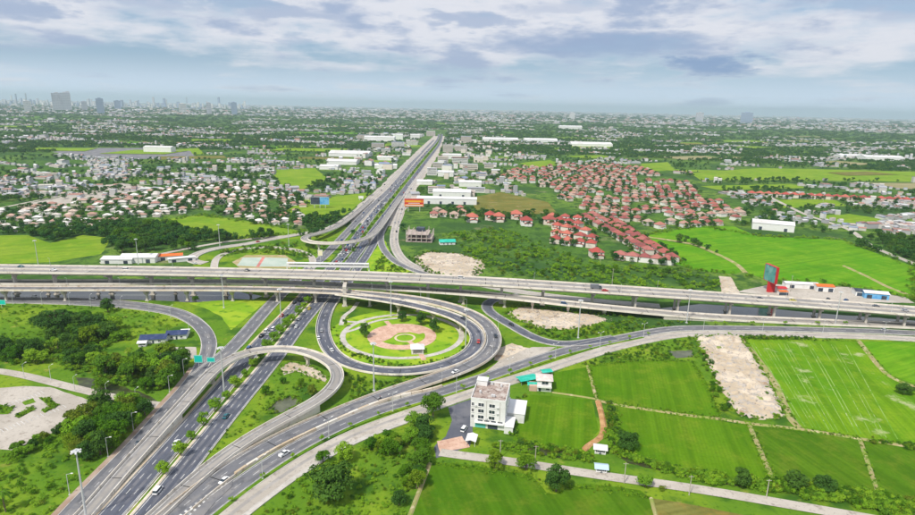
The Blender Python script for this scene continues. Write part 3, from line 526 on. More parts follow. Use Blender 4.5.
PT['F2'] = pxpath([(402, 196, 1), (394, 207, 3), (383, 223, 6), (373, 234.5, 7), (362, 240, 7.2), (345, 243, 7.2), (325, 243.6, 7.2), (310, 242.3, 7.2), (303, 239, 7.2), (308, 236, 7), (322, 232.6, 6), (340, 225, 4), (358, 211.5, 2), (372, 199, .8)], 4, 2)
r, rl = viaduct('u_turn_flyover', PT['F2'], 7, 'far pale flyover making a U turn over the jammed highway', 1.2, (), .55, ASPL, ph=1.0)
add_piers(r, rl, PT['F2'], [near_i(PT['F2'], x, y, z) for x, y, z in ((383, 223, 6), (369, 237, 7.1), (345, 243, 7.2), (318, 243.3, 7.2), (308, 236, 7))], 'hammer', 4, 1.2, 1.6)
# white beam bridge (footbridge) just behind the elevated highway
fb = empty('footbridge', tuple(at(330, 262, 0)[:2])+(0,)); tag(fb, 'white covered footbridge just behind the elevated highway', 'footbridge')
pa, pb = at(287, 265.5, 7.5), at(369, 266.5, 7.5); fl = np.array([pa, pb])-np.array([fb.location.x, fb.location.y, 0])
fl = spline(fl, 4, 0)
sweep('deck', fl, [(-1.6, 0), (1.6, 0), (1.6, -.7), (-1.6, -.7)], WHITE, fb); sweep('roof', fl, [(-1.9, 2.6), (0, 3.0), (1.9, 2.6), (1.9, 2.45), (-1.9, 2.45)], WHITE, fb)
for s in (-1, 1): sweep('railing', offset(fl, s*1.5), [(-.06, .02), (-.06, 1.1), (.06, 1.1), (.06, .02)], WHITE, fb)
for i in np.linspace(0, len(fl)-1, 7).astype(int):
    pb_ = MB()
    for s in (-1, 1): q = offset(fl, s*1.5)[i]; pb_.bar((q[0], q[1], 7.5), (q[0], q[1], 10.0), .09)
    q = fl[i]; pb_.box(q[0]-.4, q[0]+.4, q[1]-.4, q[1]+.4, 0, 6.9); pb_.build('post', WHITE, fb)
# panelled median barrier on the near road
br = empty('road_barrier', tuple(at(331, 423)[:2])+(0,)); tag(br, 'low weathered barrier of concrete panels between the two near carriageways', 'barrier')
bp = pxpath([(442, 386.5, .4), (432, 389.5, .4), (381, 401.8, .4), (331, 422.7, .4), (281, 446.5, .4), (247, 466.5, .4), (228, 480, .4)], 1.0, 2)-np.array([br.location.x, br.location.y, 0])
s = arclen(bp); a = 0.0
while a+5.6 < s[-1]:
    seg = np.array([[np.interp(q, s, bp[:, k]) for k in range(3)] for q in (a, a+2.75, a+5.5)])
    sweep('barrier_panel', seg, [(-.6, -.4), (-.5, 1.05+rng.uniform(-.06, .06)), (.5, 1.05), (.6, -.4)], TAN if rng.random() < .65 else PARA, br)
    a += 5.9
# chevrons of the hatched nose
ch = MB(); hp = pxpath([(228, 481, .46), (208, 496, .46), (180, 519, .46)], 2.2, 0)
for i in range(len(hp)-1):
    t, n = frame(hp); wl = .5+1.8*i/len(hp)
    q = [hp[i, :2]+n[i]*wl, hp[i, :2]+n[i]*wl+t[i]*1.0, hp[i, :2]-n[i]*wl+t[i]*2.0, hp[i, :2]-n[i]*wl+t[i]*1.0]
    ch.add([(a_[0], a_[1], .47) for a_ in q], [(0, 1, 2, 3)])
tag(ch.build('road_marking', PAINT), 'white hatched nose where the near carriageways split', kind='structure')
hb = patch('hatched_nose', [(233, 478), (222, 484), (168, 532), (190, 532), (214, 503), (232, 486)], .44, ASPG, 3, .05)
#@@SECTION vegetation library
def crown(name, blobs, n, leaf, m, seed, up=.35):
    r_ = np.random.default_rng(seed); bl = np.array(blobs, float)
    wt = (bl[:, 3]*bl[:, 4])**.9; k = r_.choice(len(bl), n, p=wt/wt.sum())
    d = r_.normal(size=(n, 3)); d /= np.linalg.norm(d, axis=1)[:, None]; d[:, 2] = np.where(d[:, 2] < -.45, -d[:, 2], d[:, 2])
    rad = r_.uniform(.62, 1.06, n)**.8; c = bl[k]
    pos = c[:, :3]+d*rad[:, None]*np.stack([c[:, 3], c[:, 3], c[:, 4]], 1)
    nn = d+r_.normal(0, .55, (n, 3)); nn[:, 2] += up; nn /= np.linalg.norm(nn, axis=1)[:, None]
    t = np.cross(nn, r_.normal(size=(n, 3))); t /= np.linalg.norm(t, axis=1)[:, None]; b = np.cross(nn, t)
    s = (leaf*r_.uniform(.6, 1.35, n))[:, None]
    v = np.stack([pos-t*s*.6, pos-b*s*.45, pos+t*s*.6+nn*s*.12, pos+b*s*.45], 1).reshape(-1, 3)
    return mesh(name, v, [(4*i, 4*i+1, 4*i+2, 4*i+3) for i in range(n)], m)
def blobs_round(seed, n, R, Hh, z0, r0, flat=.85):
    r_ = np.random.default_rng(seed); out = []
    for i in range(n):
        a = r_.uniform(0, 6.283); q = math.sqrt(r_.uniform(0, 1))*(R-r0*.6); h = r_.uniform(0, 1)
        zz_ = z0+(Hh-z0)*(.25+.6*h*(1-.55*(q/R)**2)); out.append((q*math.cos(a), q*math.sin(a), zz_, r0*r_.uniform(.75, 1.2), r0*flat*r_.uniform(.75, 1.15)))
    return out
def trunk(name, h, r, limbs, seed, spread):
    r_ = np.random.default_rng(seed); b = MB(); b.bar((0, 0, -.3), (0, 0, h), r, r*.7, 7)
    for i in range(limbs):
        a = 6.283*i/limbs+r_.uniform(-.4, .4); q = spread*r_.uniform(.6, 1)
        b.bar((0, 0, h*.9), (q*math.cos(a), q*math.sin(a), h+spread*r_.uniform(.7, 1.3)), r*.6, r*.2, 5)
    return b.mesh(name, BARK)
def palm_crown(seed, nf=16, L=2.6):
    r_ = np.random.default_rng(seed); b = MB()
    for i in range(nf):
        a = 6.283*i/nf+r_.uniform(-.2, .2); e = r_.uniform(.1, 1.1); d = Vector((math.cos(a), math.sin(a), 0)); s = Vector((-math.sin(a), math.cos(a), 0)); pr = None
        for j in range(5):
            t = j/4; c = d*(L*t*math.cos(e*.6))+Vector((0, 0, 7.2+L*(math.sin(e)*t-1.1*t*t))); wd = .42*(1-abs(2*t-.8)*.6)
            cur = (c-s*wd-Vector((0, 0, wd*.5)), c, c+s*wd-Vector((0, 0, wd*.5)))
            if pr: b.add([*pr, *cur], [(0, 1, 4, 3), (1, 2, 5, 4)])
            pr = cur
    return b
TV = {}
for i in range(3):
    TV['round%d' % i] = (trunk('trunk', 2.4, .28, 4, i, 1.6), crown('crown', blobs_round(i, 20, 3.7, 8.3, .7, 1.5), 2600, .46, LEAF, 50+i))
    TV['dark%d' % i] = (TV['round%d' % i][0], crown('crown', blobs_round(20+i, 20, 3.6, 8.4, .7, 1.55), 2600, .46, LEAFD, 60+i))
    TV['bright%d' % i] = (TV['round%d' % i][0], crown('crown', blobs_round(30+i, 17, 3.4, 7.6, .8, 1.4), 2200, .44, LEAFB, 70+i))
TV['spread'] = (trunk('trunk', 3.0, .5, 6, 9, 3.6), crown('crown', blobs_round(9, 44, 7.2, 8, 1.2, 1.8, .75), 7000, .46, LEAFD, 81, .5))
TV['slim'] = (trunk('trunk', 1.8, .18, 3, 5, .8), crown('crown', blobs_round(14, 10, 1.7, 8, .8, .95, 1.2), 900, .36, LEAF, 82))
TV['sapling'] = (trunk('trunk', 2.6, .14, 3, 6, .9), crown('crown', blobs_round(15, 7, 2.2, 7, 2.2, 1.15), 420, .5, LEAFB, 83))
pt_ = MB(); pt_.bar((0, 0, -.3), (.25, .1, 4), .2, .15, 7); pt_.bar((.25, .1, 4), (0, 0, 7.3), .15, .12, 7)
TV['palm'] = (pt_.mesh('trunk', BARK), palm_crown(3).mesh('crown', LEAF))
BUSH = [crown('bush', blobs_round(40+i, 6, 1.5, 2.2, .2, .85), 300, .3, m, 90+i) for i, m in enumerate((LEAF, LEAFB, LEAFD, LEAF))]
FART = [crown('far_tree', blobs_round(44+i, 8, 3.6, 8, .8, 1.8), 300, .85, LEAFF, 95+i) for i in range(3)]
FARB = [crown('far_wood', blobs_round(48+i, 16, 11, 8.5, .6, 2.6), 420, 1.7, LEAFF, 98+i) for i in range(3)]
def tree(px, py, h, kind, label, group=None, wide=1.0, z=0.0, name='tree', xy=None):
    q = at(px, py, z) if xy is None else np.array([xy[0], xy[1], z])
    o = empty(name, q, rng.uniform(0, 6.28)); o.scale = (h/8*wide, h/8*wide, h/8); tag(o, label, 'tree', group)
    t, c = TV[kind]; link('trunk', t, o); link('crown', c, o)
    return o
def lib(name, meshes):
    c = bpy.data.collections.new(name)
    for i, m in enumerate(meshes): c.objects.link(bpy.data.objects.new('%s_%d' % (name, i), m))
    return c, len(meshes)
def scatter(name, pts, scl, L, label, cat=None, rot=None):
    """one object of uncountable growth: a point cloud carrying copies of a few meshes"""
    c, nv = L; n = len(pts); pts = np.asarray(pts, float)
    if pts.shape[1] == 2: pts = np.c_[pts, np.full(n, .02)]
    pts[:, 2] -= drop(np.hypot(pts[:, 0], pts[:, 1]))
    m = bpy.data.meshes.new(name); m.vertices.add(n); m.vertices.foreach_set('co', pts.ravel())
    sc3 = np.asarray(scl, float); sc3 = np.repeat(sc3[:, None], 3, 1) if sc3.ndim == 1 else sc3
    ro = np.zeros((n, 3)); ro[:, 2] = rng.uniform(0, 6.283, n) if rot is None else rot
    for nm, ty, d in (('rot', 'FLOAT_VECTOR', ro.ravel()), ('scl', 'FLOAT_VECTOR', sc3.ravel())):
        m.attributes.new(nm, ty, 'POINT').data.foreach_set('vector', d.astype(np.float32))
    m.attributes.new('idx', 'INT', 'POINT').data.foreach_set('value', rng.integers(0, nv, n).astype(np.int32))
    o = link(name, m); tag(o, label, kind='stuff')
    ng = bpy.data.node_groups.new(name, 'GeometryNodeTree')
    ng.interface.new_socket('Geometry', in_out='INPUT', socket_type='NodeSocketGeometry'); ng.interface.new_socket('Geometry', in_out='OUTPUT', socket_type='NodeSocketGeometry')
    k = N(ng); gi = k.add('NodeGroupInput'); go = k.add('NodeGroupOutput')
    ci = k.add('GeometryNodeCollectionInfo', {'Collection': c, 'Separate Children': True, 'Reset Children': True})
    na = lambda nm, ty: k.add('GeometryNodeInputNamedAttribute', {'Name': nm}, data_type=ty).outputs[0]
    ip = k.add('GeometryNodeInstanceOnPoints', {'Points': gi.outputs[0], 'Instance': ci.outputs[0], 'Pick Instance': True, 'Instance Index': na('idx', 'INT'), 'Scale': na('scl', 'FLOAT_VECTOR')})
    er = k.add('FunctionNodeEulerToRotation', {0: na('rot', 'FLOAT_VECTOR')}); k.l.new(er.outputs[0], ip.inputs['Rotation'])
    k.l.new(ip.outputs[0], go.inputs[0])
    o.modifiers.new('growth', 'NODES').node_group = ng
    return o
LB = lib('bush_kind', BUSH); LBB = lib('bright_bush_kind', [BUSH[1], BUSH[0], BUSH[1]]); LF = lib('far_tree_kind', FART); LW = lib('far_wood_kind', FARB)
LT = lib('wood_kind', [TV[k][1] for k in ('round0', 'round1', 'round2', 'dark0', 'dark1', 'bright0')])
# occupancy map: growth keeps off roads, crops and yards
GX, GY, GS = -1400, 100, 4.0; OCC = np.zeros((700, 800), bool)
cxy = np.stack(np.meshgrid(GX+GS*(np.arange(700)+.5), GY+GS*(np.arange(800)+.5), indexing='ij'), -1)
def block_poly(px):
    w_ = wpoly(px); OCC[...] |= inpoly(cxy.reshape(-1, 2), w_).reshape(OCC.shape)
def block_path(p, r):
    for q in p[::1]:
        i, j = int((q[0]-GX)/GS), int((q[1]-GY)/GS); k = int(r/GS)+1
        if -k < i < 700+k and -k < j < 800+k:
            i0, i1, j0, j1 = max(0, i-k), min(700, i+k+1), max(0, j-k), min(800, j+k+1)
            OCC[i0:i1, j0:j1] |= np.linalg.norm(cxy[i0:i1, j0:j1]-q[:2], axis=-1) < r
for k_, p_ in PT.items():
    if k_ not in ('V3', 'EX'): block_path(p_, 6.5)
for o_ in list(C.objects):
    if o_.get('kind') == 'structure' and o_.name.split('.')[0] in ('paddy_field', 'pasture', 'far_field', 'yard', 'forecourt', 'car_park', 'canal', 'ditch', 'pond', 'far_car_park', 'fallow_field', 'bare_ground', 'dirt_track', 'gore'):
        OCC |= inpoly(cxy.reshape(-1, 2), np.array([v_.co for v_ in o_.data.vertices]) if o_.name.split('.')[0] != 'bare_ground' else np.array([(-9e3, -9e3)]*3)).reshape(OCC.shape)
def free(p):
    i = ((p[:, 0]-GX)/GS).astype(int); j = ((p[:, 1]-GY)/GS).astype(int); ok = (i >= 0) & (i < 700) & (j >= 0) & (j < 800)
    r = np.ones(len(p), bool); r[ok] = ~OCC[i[ok], j[ok]]; return r
#@@SECTION buildings
def gable(b, x0, x1, y0, y1, z0, rise, ov=.4, k=1, along='x', th=.15):
    """low gabled roof as a solid with eaves"""
    if along == 'x':
        ym = (y0+y1)/2; A = [(x, y, z) for x in (x0-ov, x1+ov) for y, z in ((y0-ov, z0), (ym, z0+rise), (y1+ov, z0), (y1+ov, z0-th), (ym, z0+rise-th), (y0-ov, z0-th))]
    else:
        xm = (x0+x1)/2; A = [(x, y, z) for y in (y1+ov, y0-ov) for x, z in ((x0-ov, z0), (xm, z0+rise), (x1+ov, z0), (x1+ov, z0-th), (xm, z0+rise-th), (x0-ov, z0-th))]
    return b.add(A, [(i, (i+1) % 6, 6+(i+1) % 6, 6+i) for i in range(6)]+[(5, 4, 1, 0), (4, 3, 2, 1), (6, 7, 10, 11), (7, 8, 9, 10)], k)
def hip(b, w_, d_, z0, rise, ov=.5, k=1):
    w2, d2 = w_/2+ov, d_/2+ov; rl_ = max(w2-d2, .3) if w_ >= d_ else 0; rm = max(d2-w2, .3) if d_ > w_ else 0
    top = [(-rl_, 0, z0+rise), (rl_, 0, z0+rise)] if w_ >= d_ else [(0, -rm, z0+rise), (0, rm, z0+rise)]
    vs = [(-w2, -d2, z0), (w2, -d2, z0), (w2, d2, z0), (-w2, d2, z0)]+top
    fs = [(0, 1, 5, 4), (1, 2, 5), (2, 3, 4, 5), (3, 0, 4)] if w_ >= d_ else [(0, 1, 4), (1, 2, 5, 4), (2, 3, 5), (3, 0, 4, 5)]
    return b.add(vs, fs+[(3, 2, 1, 0)], k)
BLD = mat('white_render', (.74, .74, .73), [((.66, .65, .63), .25, .5, .7), ((.5, .47, .43), .8, .62, .78)], rough=.85)
RFST = mat('stained_roof', (.36, .28, .245), [((.52, .47, .43), .22, .48, .6), ((.2, .14, .12), .5, .52, .66), ((.6, .57, .54), .9, .6, .7)], rough=.95)
AQUA = mat('aqua_glass', (.12, .5, .48), rough=.25, spec=.5)
REDP = mat('red_paint', (.55, .03, .035), rough=.5)
ORGP = mat('orange_paint', (.72, .17, .03), [((.62, .1, .03), .5, .5, .7)], rough=.6)
BLUEP = mat('blue_panel', (.07, .30, .62), [((.16, .42, .7), .2, .4, .6)], rough=.5)
DARKP = mat('dark_panel', (.035, .045, .07), [((.06, .08, .11), .2, .4, .6)], rough=.5)
BOARD = mat('billboard_print', (.10, .33, .30), [((.2, .42, .38), .12, .45, .6), ((.06, .2, .2), .25, .5, .7)], rough=.5)
RAZ = -math.radians(11)
wb = empty('office_building', (7.35, 239.5, 0), RAZ); tag(wb, 'white four storey building with stained brown flat roof beside the forecourt', 'building')
b = MB(); b.box(0, 15.6, 0, 18, 0, 13.6); b.build('wall', BLD, wb)
b = MB(); b.box(.3, 15.3, .3, 17.7, 13.6, 13.75); b.build('roof', RFST, wb)
b = MB(); b.box(-.05, 15.65, -.05, .25, 13.602, 14.5); b.box(-.05, 15.65, 17.75, 18.05, 13.602, 14.5); b.box(-.05, .25, .25, 17.75, 13.602, 14.5); b.box(15.35, 15.65, .25, 17.75, 13.602, 14.5); b.build('roof_parapet', BLD, wb)
b = MB(); b.box(.6, 5.2, 13.6, 17.6, 13.76, 16.4); b.box(.3, 5.5, 13.3, 17.7, 16.4, 16.6); b.build('stair_house', BLD, wb)
b = MB(); b.box(6.6, 7.8, 15.5, 16.7, 13.76, 15.2); b.build('water_tank', STEEL, wb)
def window(parent, x, y, z, ww, hh, face='front', m=GLASS):
    fr = MB(); gl = MB(); t = .09
    if face == 'front':
        fr.box(x-ww/2-t, x+ww/2+t, y-.10, y+.03, z-t, z); fr.box(x-ww/2-t, x+ww/2+t, y-.10, y+.03, z+hh, z+hh+t)
        for q in (x-ww/2-t, x-t/2, x+ww/2): fr.box(q, q+t, y-.09, y+.03, z, z+hh)
        fr.box(x-ww/2-.2, x+ww/2+.2, y-.32, y+.03, z-t-.1, z-t-.003); gl.box(x-ww/2, x+ww/2, y-.03, y+.02, z, z+hh)
    else:
        fr.box(y-.03, y+.10, x-ww/2-t, x+ww/2+t, z-t, z); fr.box(y-.03, y+.10, x-ww/2-t, x+ww/2+t, z+hh, z+hh+t)
        for q in (x-ww/2-t, x+ww/2): fr.box(y-.03, y+.09, q, q+t, z, z+hh)
        gl.box(y-.02, y+.03, x-ww/2, x+ww/2, z, z+hh)
    o = gl.build('window', m, parent); fr.build('frame', WHITE, o); return o
for z in (4.6, 7.6, 10.6):
    window(wb, .95, 0, z, 1.0, 1.6)
    for x in (4.7, 9.6): window(wb, x, 0, z, 2.5, 1.6)
    for y in (3, 6.5, 10, 13.5, 16.3): window(wb, y, 15.6, z, 1.0, 1.3, 'side')
for x, z in ((7.3, 4.5), (12.2, 7.5), (12.2, 10.4), (2.4, 10.4)): b = MB(); b.box(x-.45, x+.45, -.5, -.02, z, z+.65); b.build('air_conditioner', STEEL, wb)
for y, z in ((4.7, 4.4), (8.2, 7.4), (11.7, 10.5), (8.2, 4.4)): b = MB(); b.box(15.62, 16.1, y-.45, y+.45, z, z+.65); b.build('air_conditioner', STEEL, wb)
for x in (7.15, 13.2): b = MB(); b.bar((x, -.1, 3.3), (x, -.1, 13.5), .07); b.build('drain_pipe', CONC, wb)
for x, y in ((9, 4), (9.9, 4), (11.8, 14.6), (3.2, 6.5)): b = MB(); b.lathe([(.45, 13.76), (.55, 14.0), (.55, 14.9), (.2, 15.15)], 12, (x, y)); b.build('water_tank', STEEL, wb)
b = MB(); b.box(2.2, 7.0, -.12, .02, .2, 2.6); b.build('shop_window', AQUA, wb)
b = MB(); b.box(8.0, 12.4, -.1, .02, .1, 2.5); b.build('door', DARKP, wb)
b = MB(); b.box(2.0, 15.2, -1.5, -.005, 3.0, 3.25); b.build('canopy', BLD, wb)
for x in (3.4, 6.4, 9.4, 12.4): b = MB(); b.box(x, x+2.2, -.09, .02, 3.45, 4.0); b.build('window', GLASS, wb)
b = MB(); b.box(15.65, 19.5, -2.5, 6.5, 0, 3.4); b.build('annex', BLD, wb); b = MB(); b.box(15.66, 19.8, -2.8, 6.7, 3.4, 3.65); b.build('annex_roof', WHITE, wb)
b = MB(); b.box(15.65, 23.5, 8, 21, 0, 4.6); b.box(3, 15.6, 18.06, 23, 0, 4.4); b.build('annex', BLD, wb); b = MB(); b.box(15.66, 23.8, 7.7, 21.3, 4.6, 4.85); b.box(2.7, 15.5, 18.1, 23.3, 4.4, 4.65); b.build('annex_roof', WHITE, wb)
sh = empty('carport', at(471.5, 443), RAZ); tag(sh, 'small white carport at the corner of the forecourt and the lane', 'shed')
b = MB(); [b.bar((x, y, 0), (x, y, 2.6), .1) for x in (-1.8, 1.8) for y in (-2.6, 2.6)]; b.build('post', WHITE, sh)
b = MB(); gable(b, -2, 2, -2.8, 2.8, 2.65, .7, .3, 0, 'y'); b.build('roof', WHITE, sh)
ho = empty('white_house', at(544, 391.5), -math.radians(6)); tag(ho, 'small white two storey house with pale pink roof beside the paddy', 'house')
b = MB(); b.box(-3.6, 3.6, 0, 7, 0, 6.2); b.build('wall', BLD, ho); b = MB(); hip(b, 8, 7.8, 0, 1.3, .4, 0); b.build('roof', mat('pale_roof', (.62, .5, .46), [((.7, .62, .58), .5, .4, .6)]), ho, (0, 3.5, 6.2))
window(ho, .3, 0, 3.9, 3.2, 1.7); window(ho, 1.8, 0, .9, 1.6, 1.3); b = MB(); b.box(-2.8, -1.6, -.08, .02, 0, 2.2); b.build('door', DARKP, ho)
b = MB(); b.box(-3.7, 3.7, -1.6, -.01, 2.7, 2.95); b.box(-3.7, 3.7, -1.6, -1.5, 2.952, 3.6); b.build('balcony', WHITE, ho)
b = MB(); b.box(-7.5, -3.7, -.5, 5, 0, 2.8); b.build('annex', mat('tan_wall', (.55, .38, .3)), ho)
for px, py, sx_, sy_, rz, lb in ((527, 382, 11, 6, .42, 'long green tarpaulin shelter beside the frontage road'), (533, 388, 6, 4, 0, 'small green tarpaulin roof in front of the white house'), (546, 375, 6, 4, .3, 'green tarpaulin roof behind the white house')):
    o = empty('tarpaulin_shelter', at(px, py), rz); tag(o, lb, 'shelter')
    b = MB(); [b.bar((x*sx_*.45, y*sy_*.45, 0), (x*sx_*.45, y*sy_*.45, 2.6), .07) for x in (-1, 1) for y in (-1, 1)]; b.build('post', STEEL, o)
    b = MB(); gable(b, -sx_/2, sx_/2, -sy_/2, sy_/2, 2.6, .6, .1, 0); b.build('roof', TARP, o)
def cottage(px, py, wx, dy, hgt, rz, lb, rm=SLATE, nm='cottage', cat='house'):
    o = empty(nm, at(px, py), rz); tag(o, lb, cat)
    b = MB(); b.box(-wx/2, wx/2, -dy/2, dy/2, 0, hgt); b.build('wall', BLD, o); b = MB(); gable(b, -wx/2, wx/2, -dy/2, dy/2, hgt, dy*.28, .7, 0); b.build('roof', rm, o)
    window(o, -wx*.25, -dy/2, .9, 1.4, 1.2); window(o, wx*.25, -dy/2, .9, 1.4, 1.2); b = MB(); b.box(-.5, .5, -dy/2-.07, -dy/2+.02, 0, 2.1); b.build('door', DARKP, o); return o
cottage(155, 341.5, 14, 6.5, 3.0, .18, 'long dark blue roofed cottage among the trees, farther from the road sign')
cottage(178, 337.5, 11, 6.0, 3.2, .2, 'dark blue roofed cottage with white end next to the slip road')
cottage(175, 357.5, 10, 6.0, 3.0, .15, 'dark blue roofed cottage nearest the teal road signs')
patch('yard', [(158, 354), (172, 347), (196, 347), (197, 356), (187, 362), (165, 360)], .12, CONC, 3, .2)
b = cottage(186, 334, 4, 3, 2.6, .2, 'tiny white shed beside the blue roofed cottage', WHITE, 'shed', 'shed')
cottage(143, 346, 4, 3, 2.6, .2, 'tiny white shed at the end of the long blue roofed cottage', WHITE, 'shed', 'shed')
# shacks by the ditch
cottage(600, 452, 4.5, 3.4, 2.4, -.2, 'small white shack beside the orange earth bank', WHITE, 'shack', 'shed'); cottage(601, 471, 4.2, 3.0, 2.2, -.15, 'small pale blue shack beside the lane and ditch', mat('pale_blue_tin', (.45, .58, .68)), 'shack', 'shed')
# park: paths, plaza, pavilion
pc = np.array([-33.5, 348.0]); RZp = .12
def ring(name, c, r0, r1, z, m, parent=None, ex=1.0, n=64, a0=0, a1=6.2832, label=None):
    th = np.linspace(a0, a1, n+1); vs = []
    for t in th: vs += [(c[0]+r*math.cos(t), c[1]+r*ex*math.sin(t), z) for r in (r0, r1)]
    o = link(name, mesh(name, vs, [(2*i, 2*i+1, 2*i+3, 2*i+2) for i in range(n)], m), parent)
    if parent is None: tag(o, label, kind='structure')
    return o
ring('lawn', pc, .01, 47, .1, LAWN, None, .98, label='bright circular lawn of the park inside the loop ramp')
cw = ring('path', pc, 35.5, 39, .16, PATHM, None, .97, label='ring path round the park lawn')
pl = at(402, 336.2); ring('plaza', pl, 14.5, 21.5, .18, PINK, None, 1.0, label='pink ring plaza in the park')
patch('plaza', [(372, 340), (370, 334), (378, 329), (392, 326), (410, 326), (424, 328), (431, 331), (419, 334), (410, 332), (398, 333), (391, 338), (384, 341)], .17, PINK, 2, .1)
ring('path', at(405, 338), 5.2, 6.6, .2, mat('cream_paving', (.62, .5, .36)), None, 1.0, label='small cream ring at the middle of the plaza')
for q, wd, m_ in (([(409, 341), (415, 346), (421, 354), (424, 360)], 3.0, PINK), ([(386, 321), (392, 327)], 3.0, PINK), ([(346, 332), (356, 329), (372, 322), (386, 319), (400, 318)], 2.6, PATHM), ([(343, 321), (356, 322), (366, 322)], 2.4, PATHM), ([(341, 325), (344, 316), (352, 310), (358, 302)], 3.0, PATHM)):
    tag(ribbon('path', pxpath([(a, b_, .21) for a, b_ in q], 2, 1), wd, m_), 'park footpath', kind='structure')
pv = empty('pavilion', at(417.5, 352), .1); tag(pv, 'small white park pavilion on the edge of the pink plaza', 'pavilion')
b = MB(); b.box(-3.6, 3.6, -3.6, 3.6, 0, .35); b.build('base', PATHM, pv); b = MB(); hip(b, 7.2, 7.0, 3.4, 1.9, .5, 0); b.build('roof', WHITE, pv)
for x in (-3, 3):
    for y in (-3, 3): b = MB(); b.bar((x, y, .35), (x, y, 3.42), .2, None, 8); b.build('post', WHITE, pv)
# sports courts
cz = patch('sports_ground', [(232, 262), (246, 255), (285, 255), (296, 262), (290, 268), (240, 268)], .1, mat('court_surround', (.45, .36, .22), [((.35, .3, .12), .1, .4, .6)]), 3, .2, label='sandy ground round the sports courts')
patch('sports_court', [(243, 257.5), (262, 257.5), (256, 266.5), (237, 265.5)], .16, COURT, 9, 0, label='pale green sports court left of the red strip')
patch('sports_court', [(265, 257.5), (288, 258), (287, 266.5), (259, 266.5)], .17, COURT, 9, 0, label='pale green sports court right of the red strip')
patch('court_strip', [(262.3, 257), (265.2, 257), (259, 267), (256, 267)], .18, COURTR, 9, 0, label='red strip between the two sports courts')
# sheds and billboards
def shed(px, py, wx, dy, hgt, rz, lb, rm=METAL_ROOF, wm=BLD, along='x', nm='warehouse', rise=.14, cat='warehouse', doors=2):
    q = at(px, py); q[2] = -float(drop(np.hypot(q[0], q[1]))); o = empty(nm, q, rz); tag(o, lb, cat)
    b = MB(); b.box(-wx/2, wx/2, -dy/2, dy/2, 0, hgt); b.build('wall', wm, o); rs = rise*(dy if along == 'x' else wx)
    b = MB(); gable(b, -wx/2, wx/2, -dy/2, dy/2, hgt+.05, rs, .5, 0, along); b.build('roof', rm, o)
    if along == 'y':
        for s_ in (-1, 1):
            y = s_*(dy/2-.02); b = MB(); b.add([(-wx/2, y, hgt), (wx/2, y, hgt), (0, y, hgt+rs)], [(0, 1, 2) if s_ < 0 else (2, 1, 0)]); b.build('gable_end', wm, o)
    else:
        for s_ in (-1, 1):
            x = s_*(wx/2-.02); b = MB(); b.add([(x, -dy/2, hgt), (x, dy/2, hgt), (x, 0, hgt+rs)], [(0, 1, 2) if s_ > 0 else (2, 1, 0)]); b.build('gable_end', wm, o)
    for i in range(doors):
        x = wx*(-.3+.6*i/max(1, doors-1)); b = MB(); b.box(x-1.8, x+1.8, -dy/2-.08, -dy/2+.02, 0, min(4, hgt*.7)); b.build('door', DARKP, o)
    return o
shed(772, 229, 46, 26, 8.5, -.42, 'white gabled warehouse above the vivid green paddy', along='x', rise=.1)
ROW = [(800, 287.5, 26, 7, 4, -.12, 'long white roofed shop row beside the red billboard', METAL_ROOF), (823, 290.5, 13, 8, 4.5, -.12, 'orange roofed roadside shop in the pale yard', ORGP), (863, 295, 14, 9, 4, -.25, 'dark grey open shed in the roadside yard', DARKP), (874, 297.5, 17, 9, 4.5, -.25, 'white and blue roadside shed at the end of the yard', METAL_ROOF), (780, 291.5, 7, 6, 3.5, 0, 'small red roofed kiosk below the red billboard', REDP), (782, 294.5, 6, 4.5, 3, 0, 'small orange kiosk below the red billboard', ORGP)]
for px, py, wx, dy, hh, rz, lb, rm in ROW: shed(px, py, wx, dy, hh, rz, lb, rm, BLUEP if 'blue' in lb else BLD, nm='roadside_shop', cat='shop')
shed(120, 262, 26, 13, 4, .08, 'white roofed hall left of the other behind the elevated highway'); shed(141, 261, 30, 15, 5, .1, 'largest white roofed hall behind the elevated highway on the meadow side'); shed(171, 259, 20, 9, 4, .35, 'narrow orange roofed shed behind the elevated highway', ORGP); shed(182, 261, 22, 6, 3.5, .5, 'narrow pale roofed shed beside the orange roofed one')
shed(447, 203, 88, 24, 8, -.02, 'very long white warehouse behind the orange billboard', along='x', rise=.08, doors=4); shed(452, 196, 60, 26, 8, -.02, 'white roofed warehouse just behind the very long one')
HL = ['pale warehouse behind the green plot, nearest of the left side of the far highway', 'widest pale warehouse left of the far highway', 'pale warehouse hugging the left edge of the far highway', 'smaller pale warehouse behind the one hugging the left edge of the highway', 'pale warehouse leftmost of those by the green plot', 'pale warehouse behind the very long one, away from the highway', 'pale warehouse just right of the far highway above the orange billboard', 'small pale warehouse at the right kerb of the far highway', 'tall pale warehouse right of the highway where it narrows', 'white block beside the large grey far car park',
 'longest white factory hall at the right edge beyond the bright fields', 'white factory hall just left of the longest one at the right edge', 'long low factory hall right of the highway bend', 'long hall left of the highway bend', 'large pale hall just below the middle of the horizon', 'widest pale hall below the horizon right of the dark blue twin tower', 'tall narrow hall at the left of the highway bend', 'lower hall next to the highway bend', 'long low factory hall second from the highway bend', 'long low factory hall third from the highway bend']
